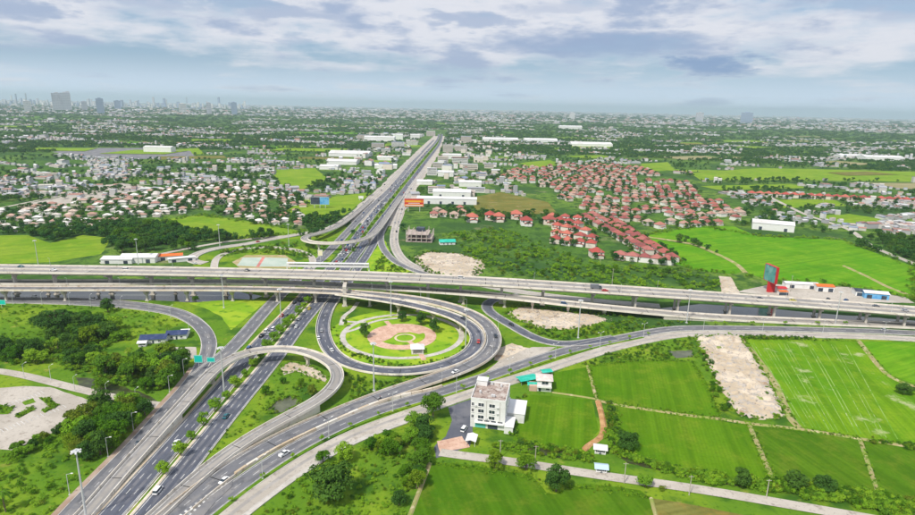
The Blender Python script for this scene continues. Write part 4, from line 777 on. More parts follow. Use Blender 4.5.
for i, (px, py, wx, dy, hh) in enumerate(((343, 164, 70, 40, 8), (351, 156, 110, 60, 9), (386, 168, 50, 30, 7), (385, 160, 40, 26, 8), (330, 169, 40, 30, 7), (470, 186, 40, 25, 8), (446, 176, 32, 25, 9), (425, 184, 28, 22, 6), (452, 159, 50, 26, 12), (160, 152, 75, 30, 14), (880, 160, 120, 50, 10), (850, 158, 90, 40, 9), (500, 141, 150, 60, 9), (380, 141, 120, 40, 16), (570, 129, 160, 60, 18), (840, 124, 220, 60, 20), (398, 140, 40, 30, 22), (415, 139, 40, 30, 18), (540, 142, 140, 60, 10), (590, 146, 160, 70, 9))):
    shed(px, py, wx, dy, hh, rng.uniform(-.1, .1), HL[i], METAL_ROOF, BLD, rise=.1, doors=0, nm='factory_hall')['group'] = 'warehouses along the far highway' if i < 10 else 'factory halls on the far plain'
def billboard(px, py, zb, wx, hh, rz, lb, panels, frame_m, legs=2, pw=.35, nm='billboard'):
    o = empty(nm, at(px, py), rz); tag(o, lb, 'billboard')
    for i in range(legs):
        x = 0 if legs == 1 else -wx*.3+.6*wx*i/(legs-1); b = MB(); b.box(x-pw, x+pw, .0, 2*pw, -.3, zb); b.build('post', frame_m, o)
    b = MB(); b.box(-wx/2-.25, wx/2+.25, 0, .9, zb-.25, zb); b.box(-wx/2-.25, wx/2+.25, 0, .9, zb+hh, zb+hh+.25); b.box(-wx/2-.25, -wx/2, 0, .9, zb, zb+hh); b.box(wx/2, wx/2+.25, 0, .9, zb, zb+hh); b.build('frame', frame_m, o)
    for x0, x1, z0, z1, m in panels:
        b = MB(); b.box(-wx/2+wx*x0, -wx/2+wx*x1, .05, .85, zb+hh*z0+.003, zb+hh*z1-.003); b.build('panel', m, o)
    return o
YEL = mat('yellow_print', (.78, .45, .04)); ORN2 = mat('orange_print', (.75, .20, .02))
billboard(767, 292, 9, 14, 13, -1.45, 'tall billboard on a red post beside the elevated highway', [(0, 1, 0, 1, BOARD)], REDP, 1, 1.1).scale = (1, 2.6, 1)
o = billboard(414, 211.5, 7, 26, 10.5, .05, 'orange and yellow billboard beside the far highway', [(0, 1, .82, 1, REDP), (0, 1, .5, .82, ORN2), (0, 1, .32, .5, REDP), (0, 1, 0, .32, ORN2)], STEEL, 2)
for x0, x1, z0, z1, m in ((.1, .86, .58, .74, YEL), (.2, .8, .38, .45, WHITE), (.05, .95, .1, .2, WHITE)):
    b = MB(); b.box(-13+26*x0, -13+26*x1, -.02, .04, 7+10.5*z0, 7+10.5*z1); b.build('print', m, o)
billboard(320, 208, 5, 25, 10, .04, 'black and blue twin billboard on the green plot by the far slip road', [(0, .5, 0, 1, DARKP), (.5, 1, 0, 1, BLUEP)], STEEL, 3)
billboard(361, 200.5, 3, 7, 3.6, .04, 'small blank white signboard near the far slip road', [(0, 1, 0, 1, WHITE)], STEEL, 2)
billboard(320.5, 262, 6, 4, 5, .0, 'small cream signboard behind the footbridge', [(0, 1, 0, 1, mat('cream_board', (.8, .74, .5)))], STEEL, 1, .2)
def road_sign(px, py, wx, hh, zb, lb, rz=0):
    o = empty('road_sign', at(px, py), rz); tag(o, lb, 'road sign')
    b = MB(); b.bar((0, 0, -.2), (0, 0, zb+hh), .16, .12, 8); b.build('post', STEEL, o)
    b = MB(); b.box(-wx/2, wx/2, -.22, -.12, zb, zb+hh); bo = b.build('board', TEAL, o)
    b = MB(); t = .12; z0, z1 = zb+.12, zb+hh-.12
    for q in ((-wx/2+.12, wx/2-.12, z0, z0+t), (-wx/2+.12, wx/2-.12, z1-t, z1), (-wx/2+.12, -wx/2+.12+t, z0+t, z1-t), (wx/2-.12-t, wx/2-.12, z0+t, z1-t)): b.box(q[0], q[1], -.24, -.219, q[2], q[3])
    b.build('border', WHITE, bo)
road_sign(199.5, 371, 4.6, 4.2, 5.0, 'squarish teal direction sign above the slip road'); road_sign(212, 371, 4.4, 2.8, 5.2, 'wide teal direction sign next to the flyover'); road_sign(2, 308, 6.5, 3.4, 2.5, 'teal direction sign cut by the left edge')
# unfinished building
cb = empty('unfinished_building', at(421, 240), -.05); tag(cb, 'unfinished concrete frame building with bare columns beside the far slip road', 'building')
for z in (0.2, 4, 8): b = MB(); b.box(-15, 9 if z > 5 else 13, -12, 14, z, z+.35); b.build('floor_slab', mat('raw_slab', (.5, .42, .38), [((.38, .3, .27), .2, .45, .6)]) if z < 1 else bpy.data.materials['raw_slab'], cb)
for x in np.linspace(-14.5, 12.5, 6):
    for y in (-11.5, -3, 5, 13.5): b = MB(); b.box(x-.3, x+.3, y-.3, y+.3, 0, 11.5+rng.uniform(-1, 1.5)); b.build('column', CONC, cb)
b = MB(); b.box(-6, 3, 4, 13, 8.36, 12); b.build('wall', DARKP, cb)
cottage(447, 244, 16, 8, 3, .2, 'green tarpaulin covered workers shed beside the unfinished building', TARP, 'shed', 'shed')
# ---- housing estates: every house a thing; rows follow the estate streets
def house_meshes(w_, d_, h_, rise, roofm, wallm=WALLS):
    a = MB(); a.box(-w_/2, w_/2, -d_/2, d_/2, 0, h_); a.box(-w_*.2, w_*.42, -d_/2-2.2, -d_/2-.01, 0, h_*.5)
    r1 = MB(); hip(r1, w_, d_, h_, rise, .7, 0)
    r2 = MB(); gable(r2, -w_*.24, w_*.46, -d_/2-2.5, -d_/2+.2, h_*.52, .9, .2, 0, 'y'); r1.add(r2.v, r2.f)
    return a.mesh('wall', wallm), r1.mesh('roof', roofm)
def win_mesh(w_, d_, h_):
    b = MB()
    return [MB().box(x-.8, x+.8, -d_/2-.06, -d_/2+.03, z, z+1.3).mesh('window', GLASS) for x in (-w_*.3, w_*.25) for z in ((h_*.62,) if h_ > 4 else (1.0,))]
HM = {k: house_meshes(11, 10, 5.6, 3.6, m) for k, m in (('red', ROOF_RED), ('dark', ROOF_DARK), ('pink', ROOF_PINK))}
HM['mix'] = house_meshes(12, 9, 4.6, 2.6, ROOF_MIX); HW = win_mesh(11, 10, 5.6)
HOUSES = []
def house(q, rz, k, lb, gp, wins=False, s=1.0):
    o = empty('house', (q[0], q[1], 0), rz); o.scale = (s*rng.uniform(.93, 1.08), s*rng.uniform(.93, 1.08), s); tag(o, lb, 'house', gp)
    link('wall', HM[k][0], o); link('roof', HM[k][1], o)
    if wins: [link('window', m, o) for m in HW]
    HOUSES.append(q[:2]); return o
def row(x0, y0, x1, y1, n, k, lb, gp, wins=False, s=1.0, rz=None):
    a, c = at(x0, y0), at(x1, y1); ang = math.atan2(c[1]-a[1], c[0]-a[0]) if rz is None else rz
    for i in range(n):
        q = a+(c-a)*(i/max(1, n-1)); house(q+np.r_[rng.normal(0, .6, 2), 0], ang+rng.choice([0, math.pi])+rng.normal(0, .03), k, lb, gp, wins, s)
RL, RG = 'bright red hip roofed house in the front rows of the estate', 'bright red roofed houses at the front of the estate'
row(395, 0, 0, 0, 0, 'red', '', '')
for q in ((555, 243, 591, 247, 4), (556, 236, 592, 241, 4), (557, 229, 585, 234, 4), (560, 223, 578, 227, 3), (553, 219, 577, 221, 3)): row(*q, 'red', RL+', row with its left end at height %d percent of the picture' % round(100-q[1]/5.15) if False else RL, RG, True, .95)
house(at(596, 257), .1, 'red', 'bright red roofed house standing alone in front of the estate', None, True, 1.1)
for q in ((472, 221.5), (490, 219.5), (498.5, 221), (516, 218.5), (526, 225), (549, 224)): house(at(*q), rng.normal(0, .1), 'red', 'red roofed house in the scattered row beside the scrub', 'scattered red roofed houses beside the scrub', True, 1.25)
DL, DG = 'maroon terraced house in the long slanting rows', 'maroon terraces in slanting rows'
for q, rn in (((585, 219, 648, 254, 13), 'first row beside the bright red roofs'), ((593, 217, 664, 256, 13), 'middle row'), ((612, 222, 671, 261, 13), 'last row beside the paddy')): row(*q, 'dark', DL+', '+rn, DG, True, .95, None)
row(620, 259, 668, 264, 5, 'dark', 'maroon roofed house in the short row closing the slanting terraces', DG, True, .95)
for q in ((434, 217), (443, 216), (454, 217.5), (462, 215), (437, 213), (460, 211)): house(at(*q), 0, 'pink', 'narrow pink roofed house between the long warehouse and the unfinished building', 'narrow pink roofed houses behind the unfinished building', True, .95)
PL, PG = 'pink roofed house in the wide estate', 'pink roofed houses of the wide estate'
RT, RTG = 'red roofed house in the far straight row', 'far straight rows of red roofed houses'
row(752, 196, 915, 203, 20, 'red', RT, RTG, False, 1.05)
def estate(px, n, k, lb, gp, sp, rz, jit=.8, s=1.0, fill=.9):
    poly = wpoly(px); c = poly[:, :2].mean(0); R_ = np.array([[math.cos(rz), -math.sin(rz)], [math.sin(rz), math.cos(rz)]]); out = []
    for i in range(-60, 61):
        for j in range(-60, 61): out.append((i*sp[0]+(0 if j % 2 else 2), j*sp[1]+(j//2)*7.0))
    q = np.array(out) @ R_.T+c; q = q[inpoly(q, poly)]; q = q[rng.random(len(q)) < fill]; q = q[np.argsort(np.linalg.norm(q, axis=1))]
    for i_, p_ in enumerate(q[:n]): house(np.r_[p_+rng.normal(0, jit, 2), 0], rz+rng.choice([0, math.pi])+rng.normal(0, .05), k, lb+(', front rows', ', middle rows', ', back rows')[min(2, 3*i_//n)], gp, False, s)
    return q[n:]
rest = []
rest += [(q, 'pink') for q in estate([(590, 212), (560, 200), (548, 190), (575, 178), (620, 178), (690, 184), (700, 196), (735, 208), (745, 220), (700, 228), (668, 232), (640, 226)], 78, 'pink', PL, PG, (17.5, 21), .35, s=.9, fill=.68)]
rest += [(q, 'pink') for q in estate([(500, 176), (520, 168), (580, 164), (640, 166), (660, 176), (620, 180), (548, 190), (505, 186)], 22, 'pink', PL, PG, (18, 24), .2, s=.9, fill=.62)]
WL, WG = 'pale walled house in the tree filled estate', 'pale walled houses of the tree filled estate'
rest += [(q, 'mix') for q in estate([(-10, 234), (-10, 212), (30, 208), (70, 204), (120, 198), (160, 190), (240, 184), (290, 196), (312, 206), (300, 218), (305, 226), (270, 226), (235, 217), (200, 212), (150, 219), (110, 229), (60, 231)], 88, 'mix', WL, WG, (14, 17.5), .3, s=.74, fill=.72, jit=2.2)]
# commercial blocks along the far highway
b_i = 0
for px, py, wx, dy, hh in ((433, 193, 16, 12, 10), (441, 191, 14, 12, 9), (432, 175, 20, 14, 14), (438, 168, 24, 16, 12), (443, 163, 26, 18, 16), (448, 152, 30, 20, 22), (460, 163, 40, 18, 14), (470, 170, 34, 20, 13), (461, 151, 40, 20, 16), (466, 143, 40, 26, 26), (431, 136, 40, 26, 22), (378, 149, 40, 25, 18), (364, 140, 50, 25, 20), (398, 148, 40, 20, 20), (412, 145, 40, 20, 14), (481, 178, 20, 14, 10), (489, 168, 22, 16, 10), (476, 192, 30, 14, 7), (386, 153, 26, 18, 12)):
    o = empty('commercial_block', at(px, py), rng.uniform(-.1, .1)); tag(o, 'pale flat roofed commercial block lining the far highway', 'building', 'commercial blocks along the far highway')
    b = MB(); b.box(-wx/2, wx/2, -dy/2, dy/2, 0, hh); b.build('wall', WALLS, o); b = MB(); b.box(-wx/2-.4, wx/2+.4, -dy/2-.4, dy/2+.4, hh, hh+.7); b.build('roof', ROOF_FAR, o)
    b = MB()
    for z in np.arange(2.2, hh-1, 3.3): b.box(-wx/2+.6, wx/2-.6, -dy/2-.06, -dy/2+.02, z, z+1.4)
    b.build('window_band', GLASS, o)
for poly_, n_, lb_ in (([(412, 203), (440, 170), (450, 140), (488, 140), (500, 165), (486, 192), (474, 198)], 52, 'small pale building crowded along the right side of the far highway'), ([(330, 168), (392, 146), (424, 138), (406, 157), (386, 176), (350, 180)], 30, 'small pale building crowded along the left side of the far highway')):
    for q in sample(poly_, n_):
        wx, dy, hh = rng.uniform(9, 24), rng.uniform(8, 18), rng.choice([4, 6, 7, 9, 12]); o = empty('roadside_building', (*q, 0), rng.choice([0, 1.57])+rng.normal(-.15, .15)); tag(o, lb_, 'building', lb_.replace('small pale building', 'small buildings'))
        b = MB(); b.box(-wx/2, wx/2, -dy/2, dy/2, 0, hh); b.build('wall', WALLS, o); b = MB()
        if rng.random() < .55: gable(b, -wx/2, wx/2, -dy/2, dy/2, hh+.05, dy*.18, .4, 0)
        else: b.box(-wx/2-.3, wx/2+.3, -dy/2-.3, dy/2+.3, hh, hh+.5)
        b.build('roof', ROOF_FAR, o); HOUSES.append(q)
# towers on the horizon
TWM = {c: mat('tower_'+c, q, [(tuple(x*.8 for x in q), .01, .45, .6)], rough=.8) for c, q in (('grey', (.52, .52, .56)), ('white', (.7, .68, .66)), ('blue', (.27, .34, .48)))}
TWG = mat('tower_glass', (.22, .26, .33), rough=.3)
def tower(px, pyb, wpx, hpx, c, lb, step=None):
    q = at(px, pyb); d_ = math.hypot(q[0], q[1]); wx = wpx*d_/F; hh = hpx*d_/F*.97
    q[2] = -float(drop(d_)); o = empty('tower_block', q, -math.atan2(q[0], q[1])); tag(o, lb, 'tower')
    b = MB(); b.box(-wx/2, wx/2, 0, wx*.6, 0, hh)
    if step: b.box(wx*.1, wx*.45, wx*.15, wx*.5, hh, hh*1.09)
    b.build('wall', TWM[c], o); b = MB()
    nst = max(4, int(hh/14))
    for i in range(nst):
        z = hh*(i+.35)/nst
        for j in range(6): b.box(wx*(-.46+.155*j), wx*(-.46+.155*j+.11), -.5, .2, z, z+hh/nst*.45)
    b.build('window_band', TWG, o); b = MB(); b.box(-wx*.2, wx*.2, wx*.1, wx*.4, hh, hh+hh*.05); b.build('plant_room', TWM[c], o)
for a in ((58.8, 111, 7.5, 14.5, 'grey', 'widest grey tower of the pair on the left skyline'), (67.2, 111.2, 7.2, 15, 'grey', 'grey tower adjoining the widest one on the left skyline', True), (28.5, 112.5, 5, 9, 'white', 'small white tower left of the grey pair on the skyline'), (101, 114, 5.5, 13, 'blue', 'slim blue tower right of the grey pair on the skyline'), (183, 113, 6, 8.5, 'white', 'short white tower in the middle of the left skyline'), (209.5, 115, 4, 11, 'grey', 'slim dark tower just left of the last one on the skyline'), (234.5, 114.5, 5, 11, 'blue', 'slim dark tower farthest right on the left skyline'), (699, 122.5, 6.5, 9, 'grey', 'pale tower on the right skyline'), (746, 124, 9.5, 10, 'blue', 'dark blue twin tower on the right skyline'), (572, 119, 5, 6, 'white', 'small white tower on the middle skyline'), (85, 111, 4, 8, 'grey', 'small grey tower just right of the grey pair'), (118, 110, 5, 8, 'blue', 'pointed blue tower beyond the slim blue tower'), (187, 104.5, 1.2, 7, 'grey', 'needle thin tower on the left skyline'), (27, 104.5, 1.0, 9, 'grey', 'thin spire tower far on the left skyline')): tower(*a)
# far-off skyline and towns: nobody could count them
def boxm(name, gab, m):
    b = MB(); b.box(-.5, .5, -.5, .5, 0, .8 if gab else 1.0, 0)
    if gab: gable(b, -.5, .5, -.5, .5, .8, .2, .04, 1, 'x', .02)
    else: b.box(-.52, .52, -.52, .52, 1.0, 1.03, 1)
    return b.mesh(name, m)
LH = lib('far_building_kind', [boxm('far_building', True, [WALLF, ROOF_FAR]), boxm('far_building', False, [WALLF, ROOF_FAR]), boxm('far_building', True, [WALLF, ROOF_FAR])])
LS = lib('skyline_kind', [boxm('skyline_block', False, [TWM['grey'], TWM['grey']]), boxm('skyline_block', False, [TWM['blue'], TWM['grey']]), boxm('skyline_block', False, [TWM['white'], TWM['grey']])])
LE = {k: lib('estate_house_'+k, [(lambda a, r_: mesh('estate_house', list(v_.co for v_ in a.vertices)+list(v_.co for v_ in r_.vertices), [tuple(p_.vertices) for p_ in a.polygons]+[tuple(i+len(a.vertices) for i in p_.vertices) for p_ in r_.polygons], [a.materials[0], r_.materials[0]], [0]*len(a.polygons)+[1]*len(r_.polygons)))(*HM[k])]) for k in ('pink', 'mix')}
for k in ('pink', 'mix'):
    qs = np.array([q for q, kk in rest if kk == k])
    if len(qs): scatter('far_estate_houses', qs, np.full(len(qs), .88), LE[k], 'many more %s houses farther back in the estate' % ('pink roofed' if k == 'pink' else 'pale walled'), rot=.3+rng.choice([0, math.pi], len(qs)))
    HOUSES += [q for q in qs]
for q in HOUSES:
    i, j = int((q[0]-GX)/GS), int((q[1]-GY)/GS)
    if 1 < i < 698 and 1 < j < 798: OCC[i-1:i+2, j-1:j+2] = True
for o in list(C.objects):
    if o.get('category') in ('warehouse', 'building', 'shop', 'billboard', 'shed'):
        q = o.location; block_path(np.array([[q.x+dx_, q.y*f_, 0] for dx_ in ((0,) if o.get('category') != 'warehouse' else (-38, -20, 0, 20, 38)) for f_ in (1, .975, .95)]), 16)
#@@SECTION planting
# single trees one can point to
T = [(58, 331, 13, 'spread', 'huge dark spreading tree in the meadow inside the slip road', 1.12), (108, 312, 9.5, 'dark0', 'round dark tree alone beside the slip road', 1.05),
 (332, 499, 15, 'dark1', 'large dense round tree on the grass below the near frontage road', 1.15), (556, 491, 11, 'dark2', 'tallest dark tree standing in the notch of the bottom paddy', .95),
 (495, 468, 7.5, 'round0', 'tree beside the lane nearest the forecourt', 1.0), (526, 470, 7, 'round1', 'second tree along the lane from the forecourt', 1.2), (645, 487, 6, 'bright0', 'bushy tree beside the lane opposite the ditch', 1.2),
 (741, 487, 8, 'dark0', 'dark round tree on the ditch below the straight grey bund', 1.0), (795, 490, 8, 'dark1', 'dark tree left of its twin on the bottom hedge', 1.1), (823, 493, 7.5, 'dark2', 'dark tree right of its twin on the bottom hedge', 1.2), (627, 450, 9, 'dark1', 'dark tree at the corner of the ditch and the paddy', 1.1),
 (433, 418, 13, 'round2', 'tall tree between the frontage road and the forecourt', .9), (414, 428, 9, 'bright1', 'paler tree left of the tall one by the forecourt', 1.1), (425, 434, 9, 'dark0', 'dark tree below the tall one by the forecourt', 1.1), (345, 461, 9, 'bright0', 'bright tree just above the large dense round tree', 1.0), (323, 463, 6, 'round1', 'small tree at the upper left of the large dense round tree', 1.0),
 (59, 352, 9, 'palm', 'tall palm in the wooded meadow left of the dense wood', 1.0), (130, 362, 9, 'palm', 'palm in front of the long blue roofed cottage', 1.0), (168, 336, 8, 'palm', 'palm between the two blue roofed cottages', 1.0), (6, 512, 9, 'palm', 'palm at the bottom left corner', 1.1),
 (365, 337, 9, 'dark0', 'round dark park tree left of the pink plaza', .9), (402, 321.5, 8, 'dark1', 'round park tree behind the pink plaza', .9), (421, 325, 9, 'dark2', 'dark park tree right behind the pink plaza', .9), (434.5, 332, 9, 'dark0', 'dark park tree at the right of the pink plaza', .9), (345, 327, 6, 'slim', 'slim tree on the park ring path', 1.2), (397, 366, 4, 'sapling', 'sapling at the front of the park ring path', 1.0),
 (266, 395, 5, 'round0', 'small tree left of the murky pond', 1.0), (312, 396, 6, 'round1', 'small tree between the murky pond and the curving flyover', 1.0), (283, 384, 4, 'round2', 'small tree above the murky pond', 1.0), (301, 386, 4, 'round0', 'small tree in the middle of the grass inside the flyover', 1.0),
 (261, 236.5, 10, 'dark0', 'left tree of the dark pair in the long meadow', 1.0), (270, 237, 10, 'dark1', 'right tree of the dark pair in the long meadow', 1.0), (196, 302, 5, 'round1', 'small tree where the slip road bends', 1.0), (904, 394, 6, 'dark2', 'dark bush tree alone in the bright paddy at the right edge', 1.6), (102, 391, 7, 'round0', 'tree on the lane at the corner of the car park', 1.2)]
for px, py, h, k, lb, wd in T: tree(px, py, h, k, lb, None, wd)
# median trees, saplings, rows
for i in range(0, len(mc)-1, 1):
    if i % 3 == 0 and 12 < i < len(mc)-4: tree(0, 0, rng.uniform(4.5, 8.2), ('bright0', 'bright1', 'bright2')[i % 3 if i % 2 else (i//3) % 3], 'bright green tree in the planted median, '+('in front of the near flyover' if mc[i][1] < 290 else 'between the near flyover and the viaducts'), 'trees in the median of the main road', rng.uniform(.8, 1.0), .3, xy=mc[i]+np.r_[rng.normal(0, .3, 2), 0])
n2 = offset(PT['N2'], 5.1)
for i in range(0, k2('N2', 660, 330), 4): tree(0, 0, rng.uniform(3.2, 5.2), 'sapling', 'thin sapling on the verge beside the frontage road', 'saplings on the verge', rng.uniform(.8, 1.1), .3, xy=n2[i])
for px in (715, 725, 752, 785, 817, 845): tree(px, 325.6, 4.5, 'sapling', 'sapling on the strip between the canal road and the service road', 'saplings along the canal road', 1.2)
LOOK = {'r': 'green', 'd': 'dark green', 'b': 'bright green', 's': 'slim green', 'p': 'palm like'}
def grove(px, n, kinds, lo, hi, lb, gp, sep=3.5, wide=1.0):
    got = []; tries = 0
    for q in sample(px, n*12):
        if len(got) >= n: break
        if free(q[None])[0] and all((q[0]-r_[0])**2+(q[1]-r_[1])**2 > sep*sep for r_ in got):
            got.append(q); kd = kinds[int(rng.integers(len(kinds)))]; tree(0, 0, rng.uniform(lo, hi), kd, LOOK[kd[0]]+' '+lb.replace('dark ', ''), gp, wide*rng.uniform(.85, 1.15), 0, xy=q)
    return got
WD = [(62, 338), (84, 322), (108, 326), (134, 340), (142, 350), (165, 354), (188, 366), (184, 376), (168, 390), (140, 396), (100, 386), (72, 372), (50, 362), (20, 368), (0, 362), (0, 350), (30, 352)]
grove(WD, 56, ('round0', 'round1', 'round2', 'dark0', 'bright0', 'dark1', 'bright1'), 7, 12, 'tree in the dense wood inside the slip road', 'trees of the wood inside the slip road', 3.4)
grove([(74, 428), (100, 407), (132, 401), (150, 409), (140, 424), (118, 444), (92, 462), (74, 462)], 34, ('round0', 'round1', 'bright0', 'dark0', 'round2'), 7, 11.5, 'tree in the wood between the car park and the slip road', 'trees between the car park and the slip road', 4.0)
grove([(8, 452), (40, 440), (76, 424), (80, 430), (48, 446), (14, 460)], 14, ('round1', 'bright1', 'dark2'), 3.5, 5.5, 'small tree in the hedge row along the car park', 'hedge trees along the car park', 2.6)
grove([(360, 452), (385, 440), (425, 440), (432, 452), (425, 470), (412, 500), (398, 515), (395, 500), (408, 470), (395, 458)], 26, ('round0', 'bright1', 'palm', 'round2', 'slim', 'dark1'), 4.5, 8, 'tree in the belt beside the bottom paddy', 'tree belt beside the bottom paddy', 3.2)
grove([(88, 262), (96, 246), (122, 237), (150, 228), (190, 230), (214, 238), (228, 245), (190, 252), (150, 250), (130, 258)], 30, ('dark0', 'dark1', 'round0', 'round2', 'dark2'), 7, 13, 'dark tree in the belt between the two meadows', 'dark trees between the two meadows', 6)
grove([(440, 240), (480, 236), (540, 248), (600, 262), (668, 268), (720, 280), (715, 288), (640, 284), (560, 279), (490, 270), (470, 256)], 30, ('bright0', 'round1', 'round2', 'round0', 'bright2'), 4, 7.5, 'tree in the scrubland behind the elevated highway', 'trees in the scrubland behind the elevated highway', 9)
grove([(846, 236), (915, 240), (960, 246), (960, 268), (915, 262), (872, 246)], 22, ('dark0', 'dark1', 'dark2'), 8, 12, 'dark tree in the wood beyond the vivid paddy', 'wood beyond the vivid paddy', 8)
grove([(700, 344), (706, 352), (718, 380), (726, 402), (738, 418), (732, 420), (720, 412), (708, 384), (696, 352)], 14, ('round0', 'dark2', 'bright0'), 2.5, 4.2, 'bushy tree along the strip of rubble earth', 'bushy trees along the rubble earth', 2.5)
# uncountable growth
def brush(name, px, n, lo, hi, lb, L=LB, flat=1.0):
    q = sample(px, n); q = q[free(q)]; s_ = rng.uniform(lo, hi, len(q)); scatter(name, q, np.stack([s_, s_, s_*flat*rng.uniform(.7, 1.2, len(q))], 1), L, lb)
brush('undergrowth', WD, 560, .5, 1.6, 'undergrowth filling the wood inside the slip road')
brush('undergrowth', [(0, 304), (120, 308), (180, 318), (196, 332), (150, 345), (60, 345), (0, 345)], 420, .25, .8, 'low bushes and tall grass in the meadow inside the slip road', LBB)
brush('undergrowth', [(-30, 450), (60, 432), (140, 405), (150, 412), (110, 455), (60, 508), (-60, 560)], 330, .3, 1.0, 'scrub on the slope left of the slip road', LBB)
brush('undergrowth', [(270, 500), (330, 458), (400, 436), (430, 450), (405, 515), (390, 540), (240, 540)], 420, .25, .8, 'low bushes on the grass beside the near frontage road', LBB)
brush('undergrowth', [(230, 400), (280, 360), (325, 362), (325, 385), (290, 402), (230, 440), (205, 462)], 260, .2, .6, 'weeds inside the flyover', LBB)
brush('undergrowth', [(340, 372), (380, 382), (430, 374), (400, 388), (350, 408), (330, 410), (345, 385)], 240, .25, .8, 'bushes between the loop ramp and the near road')
brush('undergrowth', [(440, 235), (500, 228), (548, 246), (600, 265), (670, 268), (722, 279), (718, 291), (640, 287), (560, 281), (490, 274), (470, 258)], 800, .5, 1.8, 'dense scrub behind the elevated highway', LBB)
brush('undergrowth', [(500, 320), (560, 334), (620, 324), (690, 322), (690, 326), (620, 336), (560, 341), (520, 330)], 330, .3, .9, 'scrub between the lower viaduct and the service road')
brush('undergrowth', [(560, 366), (620, 350), (690, 338), (698, 358), (640, 362), (590, 365)], 260, .3, .9, 'scrub strip between the frontage road and the paddies')
brush('hedge', [(505, 437), (514, 441), (580, 453), (586, 458), (515, 446), (500, 444)], 200, .5, 1.1, 'ragged hedge along the ditch below the paddy')
brush('hedge', [(655, 483), (760, 497), (870, 516), (870, 522), (760, 504), (655, 490)], 800, .5, 1.3, 'leafy hedge on the near side of the lane', LBB)
brush('hedge', [(690, 471), (740, 480), (836, 488), (915, 504), (915, 520), (850, 512), (760, 492), (690, 482)], 900, .5, 1.5, 'leafy hedge and ditch scrub on the far side of the lane', LBB)
brush('hedge', [(606, 402), (614, 408), (622, 436), (636, 456), (628, 462), (610, 440)], 160, .5, 1.2, 'bushes along the ditch beside the orange bank')
brush('hedge', [(738, 336), (810, 336), (812, 339), (742, 340)], 180, .5, 1.0, 'low hedge along the head of the bright paddy')
brush('hedge', [(845, 438), (930, 448), (930, 454), (860, 442)], 150, .4, .9, 'weeds on the bund at the right edge')
brush('hedge', [(516, 400), (526, 396), (516, 440), (508, 440), (512, 420)], 130, .4, 1.1, 'bushes beside the white building')
brush('hedge', [(475, 438), (505, 438), (508, 446), (478, 446)], 110, .4, .9, 'garden shrubs in front of the white building')
brush('hedge', [(325, 305), (345, 350), (400, 366), (455, 356), (472, 335), (476, 340), (455, 362), (400, 370), (340, 356), (326, 330)], 260, .3, .7, 'hedge round the park inside the loop ramp')
for k_, q_ in enumerate(([(14, 416), (33, 407), (36, 409), (18, 419)], [(-4, 404), (14, 407), (10, 414), (-4, 414)], [(37, 396), (50, 398), (62, 405), (50, 407)], [(42, 410), (56, 403), (59, 406), (45, 413)])):
    q = sample(q_, 26); scatter('planting', q, rng.uniform(.25, .7, 26), LBB, 'shrubs in a planting strip of the car park')
brush('undergrowth', [(204, 262), (225, 250), (290, 244), (330, 234), (325, 250), (305, 262), (294, 256), (240, 253)], 260, .4, 1.4, 'shrubs round the sports courts')
brush('undergrowth', [(740, 275), (850, 287), (915, 302), (915, 298), (850, 283), (772, 278)], 300, .6, 1.6, 'bushes behind the roadside shops')
brush('undergrowth', [(375, 262), (385, 250), (395, 262), (410, 270), (430, 276), (400, 278), (375, 274)], 160, .4, 1.2, 'shrubs on the green gore behind the elevated highway')
for i_ in range(0, len(mc2), 1): pass
q = mc2[rng.integers(0, len(mc2), 420)][:, :2]+rng.normal(0, 1.0, (420, 2)); scatter('hedge', q, rng.uniform(.6, 1.5, 420), LB, 'hedge in the median of the far highway')
# estate gardens
hq = np.array(HOUSES); th = rng.uniform(0, 6.283, 2700); q = hq[rng.integers(0, len(hq), 2700)]+np.stack([np.cos(th), np.sin(th)], 1)*rng.uniform(7.5, 12, 2700)[:, None]; scatter('garden_trees', q, rng.uniform(.45, 1.15, len(q)), LF, 'small trees and shrubs in the gardens of the estates')
RUBM = mat('rubble', None, [((.3, .25, .2), .8, .5, .65)], rough=.95, rnd=[(.40, .35, .30), (.33, .28, .24), (.47, .42, .37), (.28, .22, .18)])
# weeds fringing banks and bare earth
def fringe(px, n, lo, hi, lb, spread=1.2):
    v = wpoly(px); e = np.roll(v, -1, 0)-v; L = np.linalg.norm(e, axis=1); k = rng.choice(len(v), n, p=L/L.sum()); q = (v[k]+e[k]*rng.random((n, 1)))[:, :2]+rng.normal(0, spread, (n, 2))
    scatter('weeds', q, rng.uniform(lo, hi, n), LB if n % 2 else LBB, lb)
fringe([(697, 337), (738, 336), (751, 355), (768, 383), (783, 416), (762, 418), (740, 415), (733, 405), (719, 383), (703, 350)], 420, .15, .75, 'weeds fringing the strip of rubble earth', 1.5)
fringe([(414, 258), (430, 252), (460, 254), (484, 262), (478, 273), (468, 279), (440, 277), (424, 268)], 261, .3, 1.0, 'weeds round the bare building plot', 2.5)
fringe([(505, 314), (520, 306), (560, 311), (600, 314), (628, 317), (640, 321), (600, 326), (570, 331), (545, 330), (520, 321)], 300, .2, .9, 'weeds round the sandy ground', 2.0)
fringe([(616, 405), (690, 416), (749, 424), (773, 482), (735, 479), (690, 470), (634, 455), (622, 436)], 520, .1, .4, 'weeds on the banks of the paddy beside the ditch', .8)
fringe([(750, 424), (860, 439), (878, 494), (836, 489), (775, 482)], 400, .1, .4, 'weeds on the banks of the deep green paddy', .8)
fringe([(588, 366), (640, 361), (692, 361), (714, 400), (721, 418), (612, 403.5), (597, 399)], 480, .12, .45, 'weeds on the banks of the large paddy', .9)
fringe([(743, 339), (857, 341), (888, 376), (925, 391), (925, 448), (860, 438), (798, 428), (780, 396)], 460, .12, .5, 'weeds on the banks of the bright paddy', 1.0)
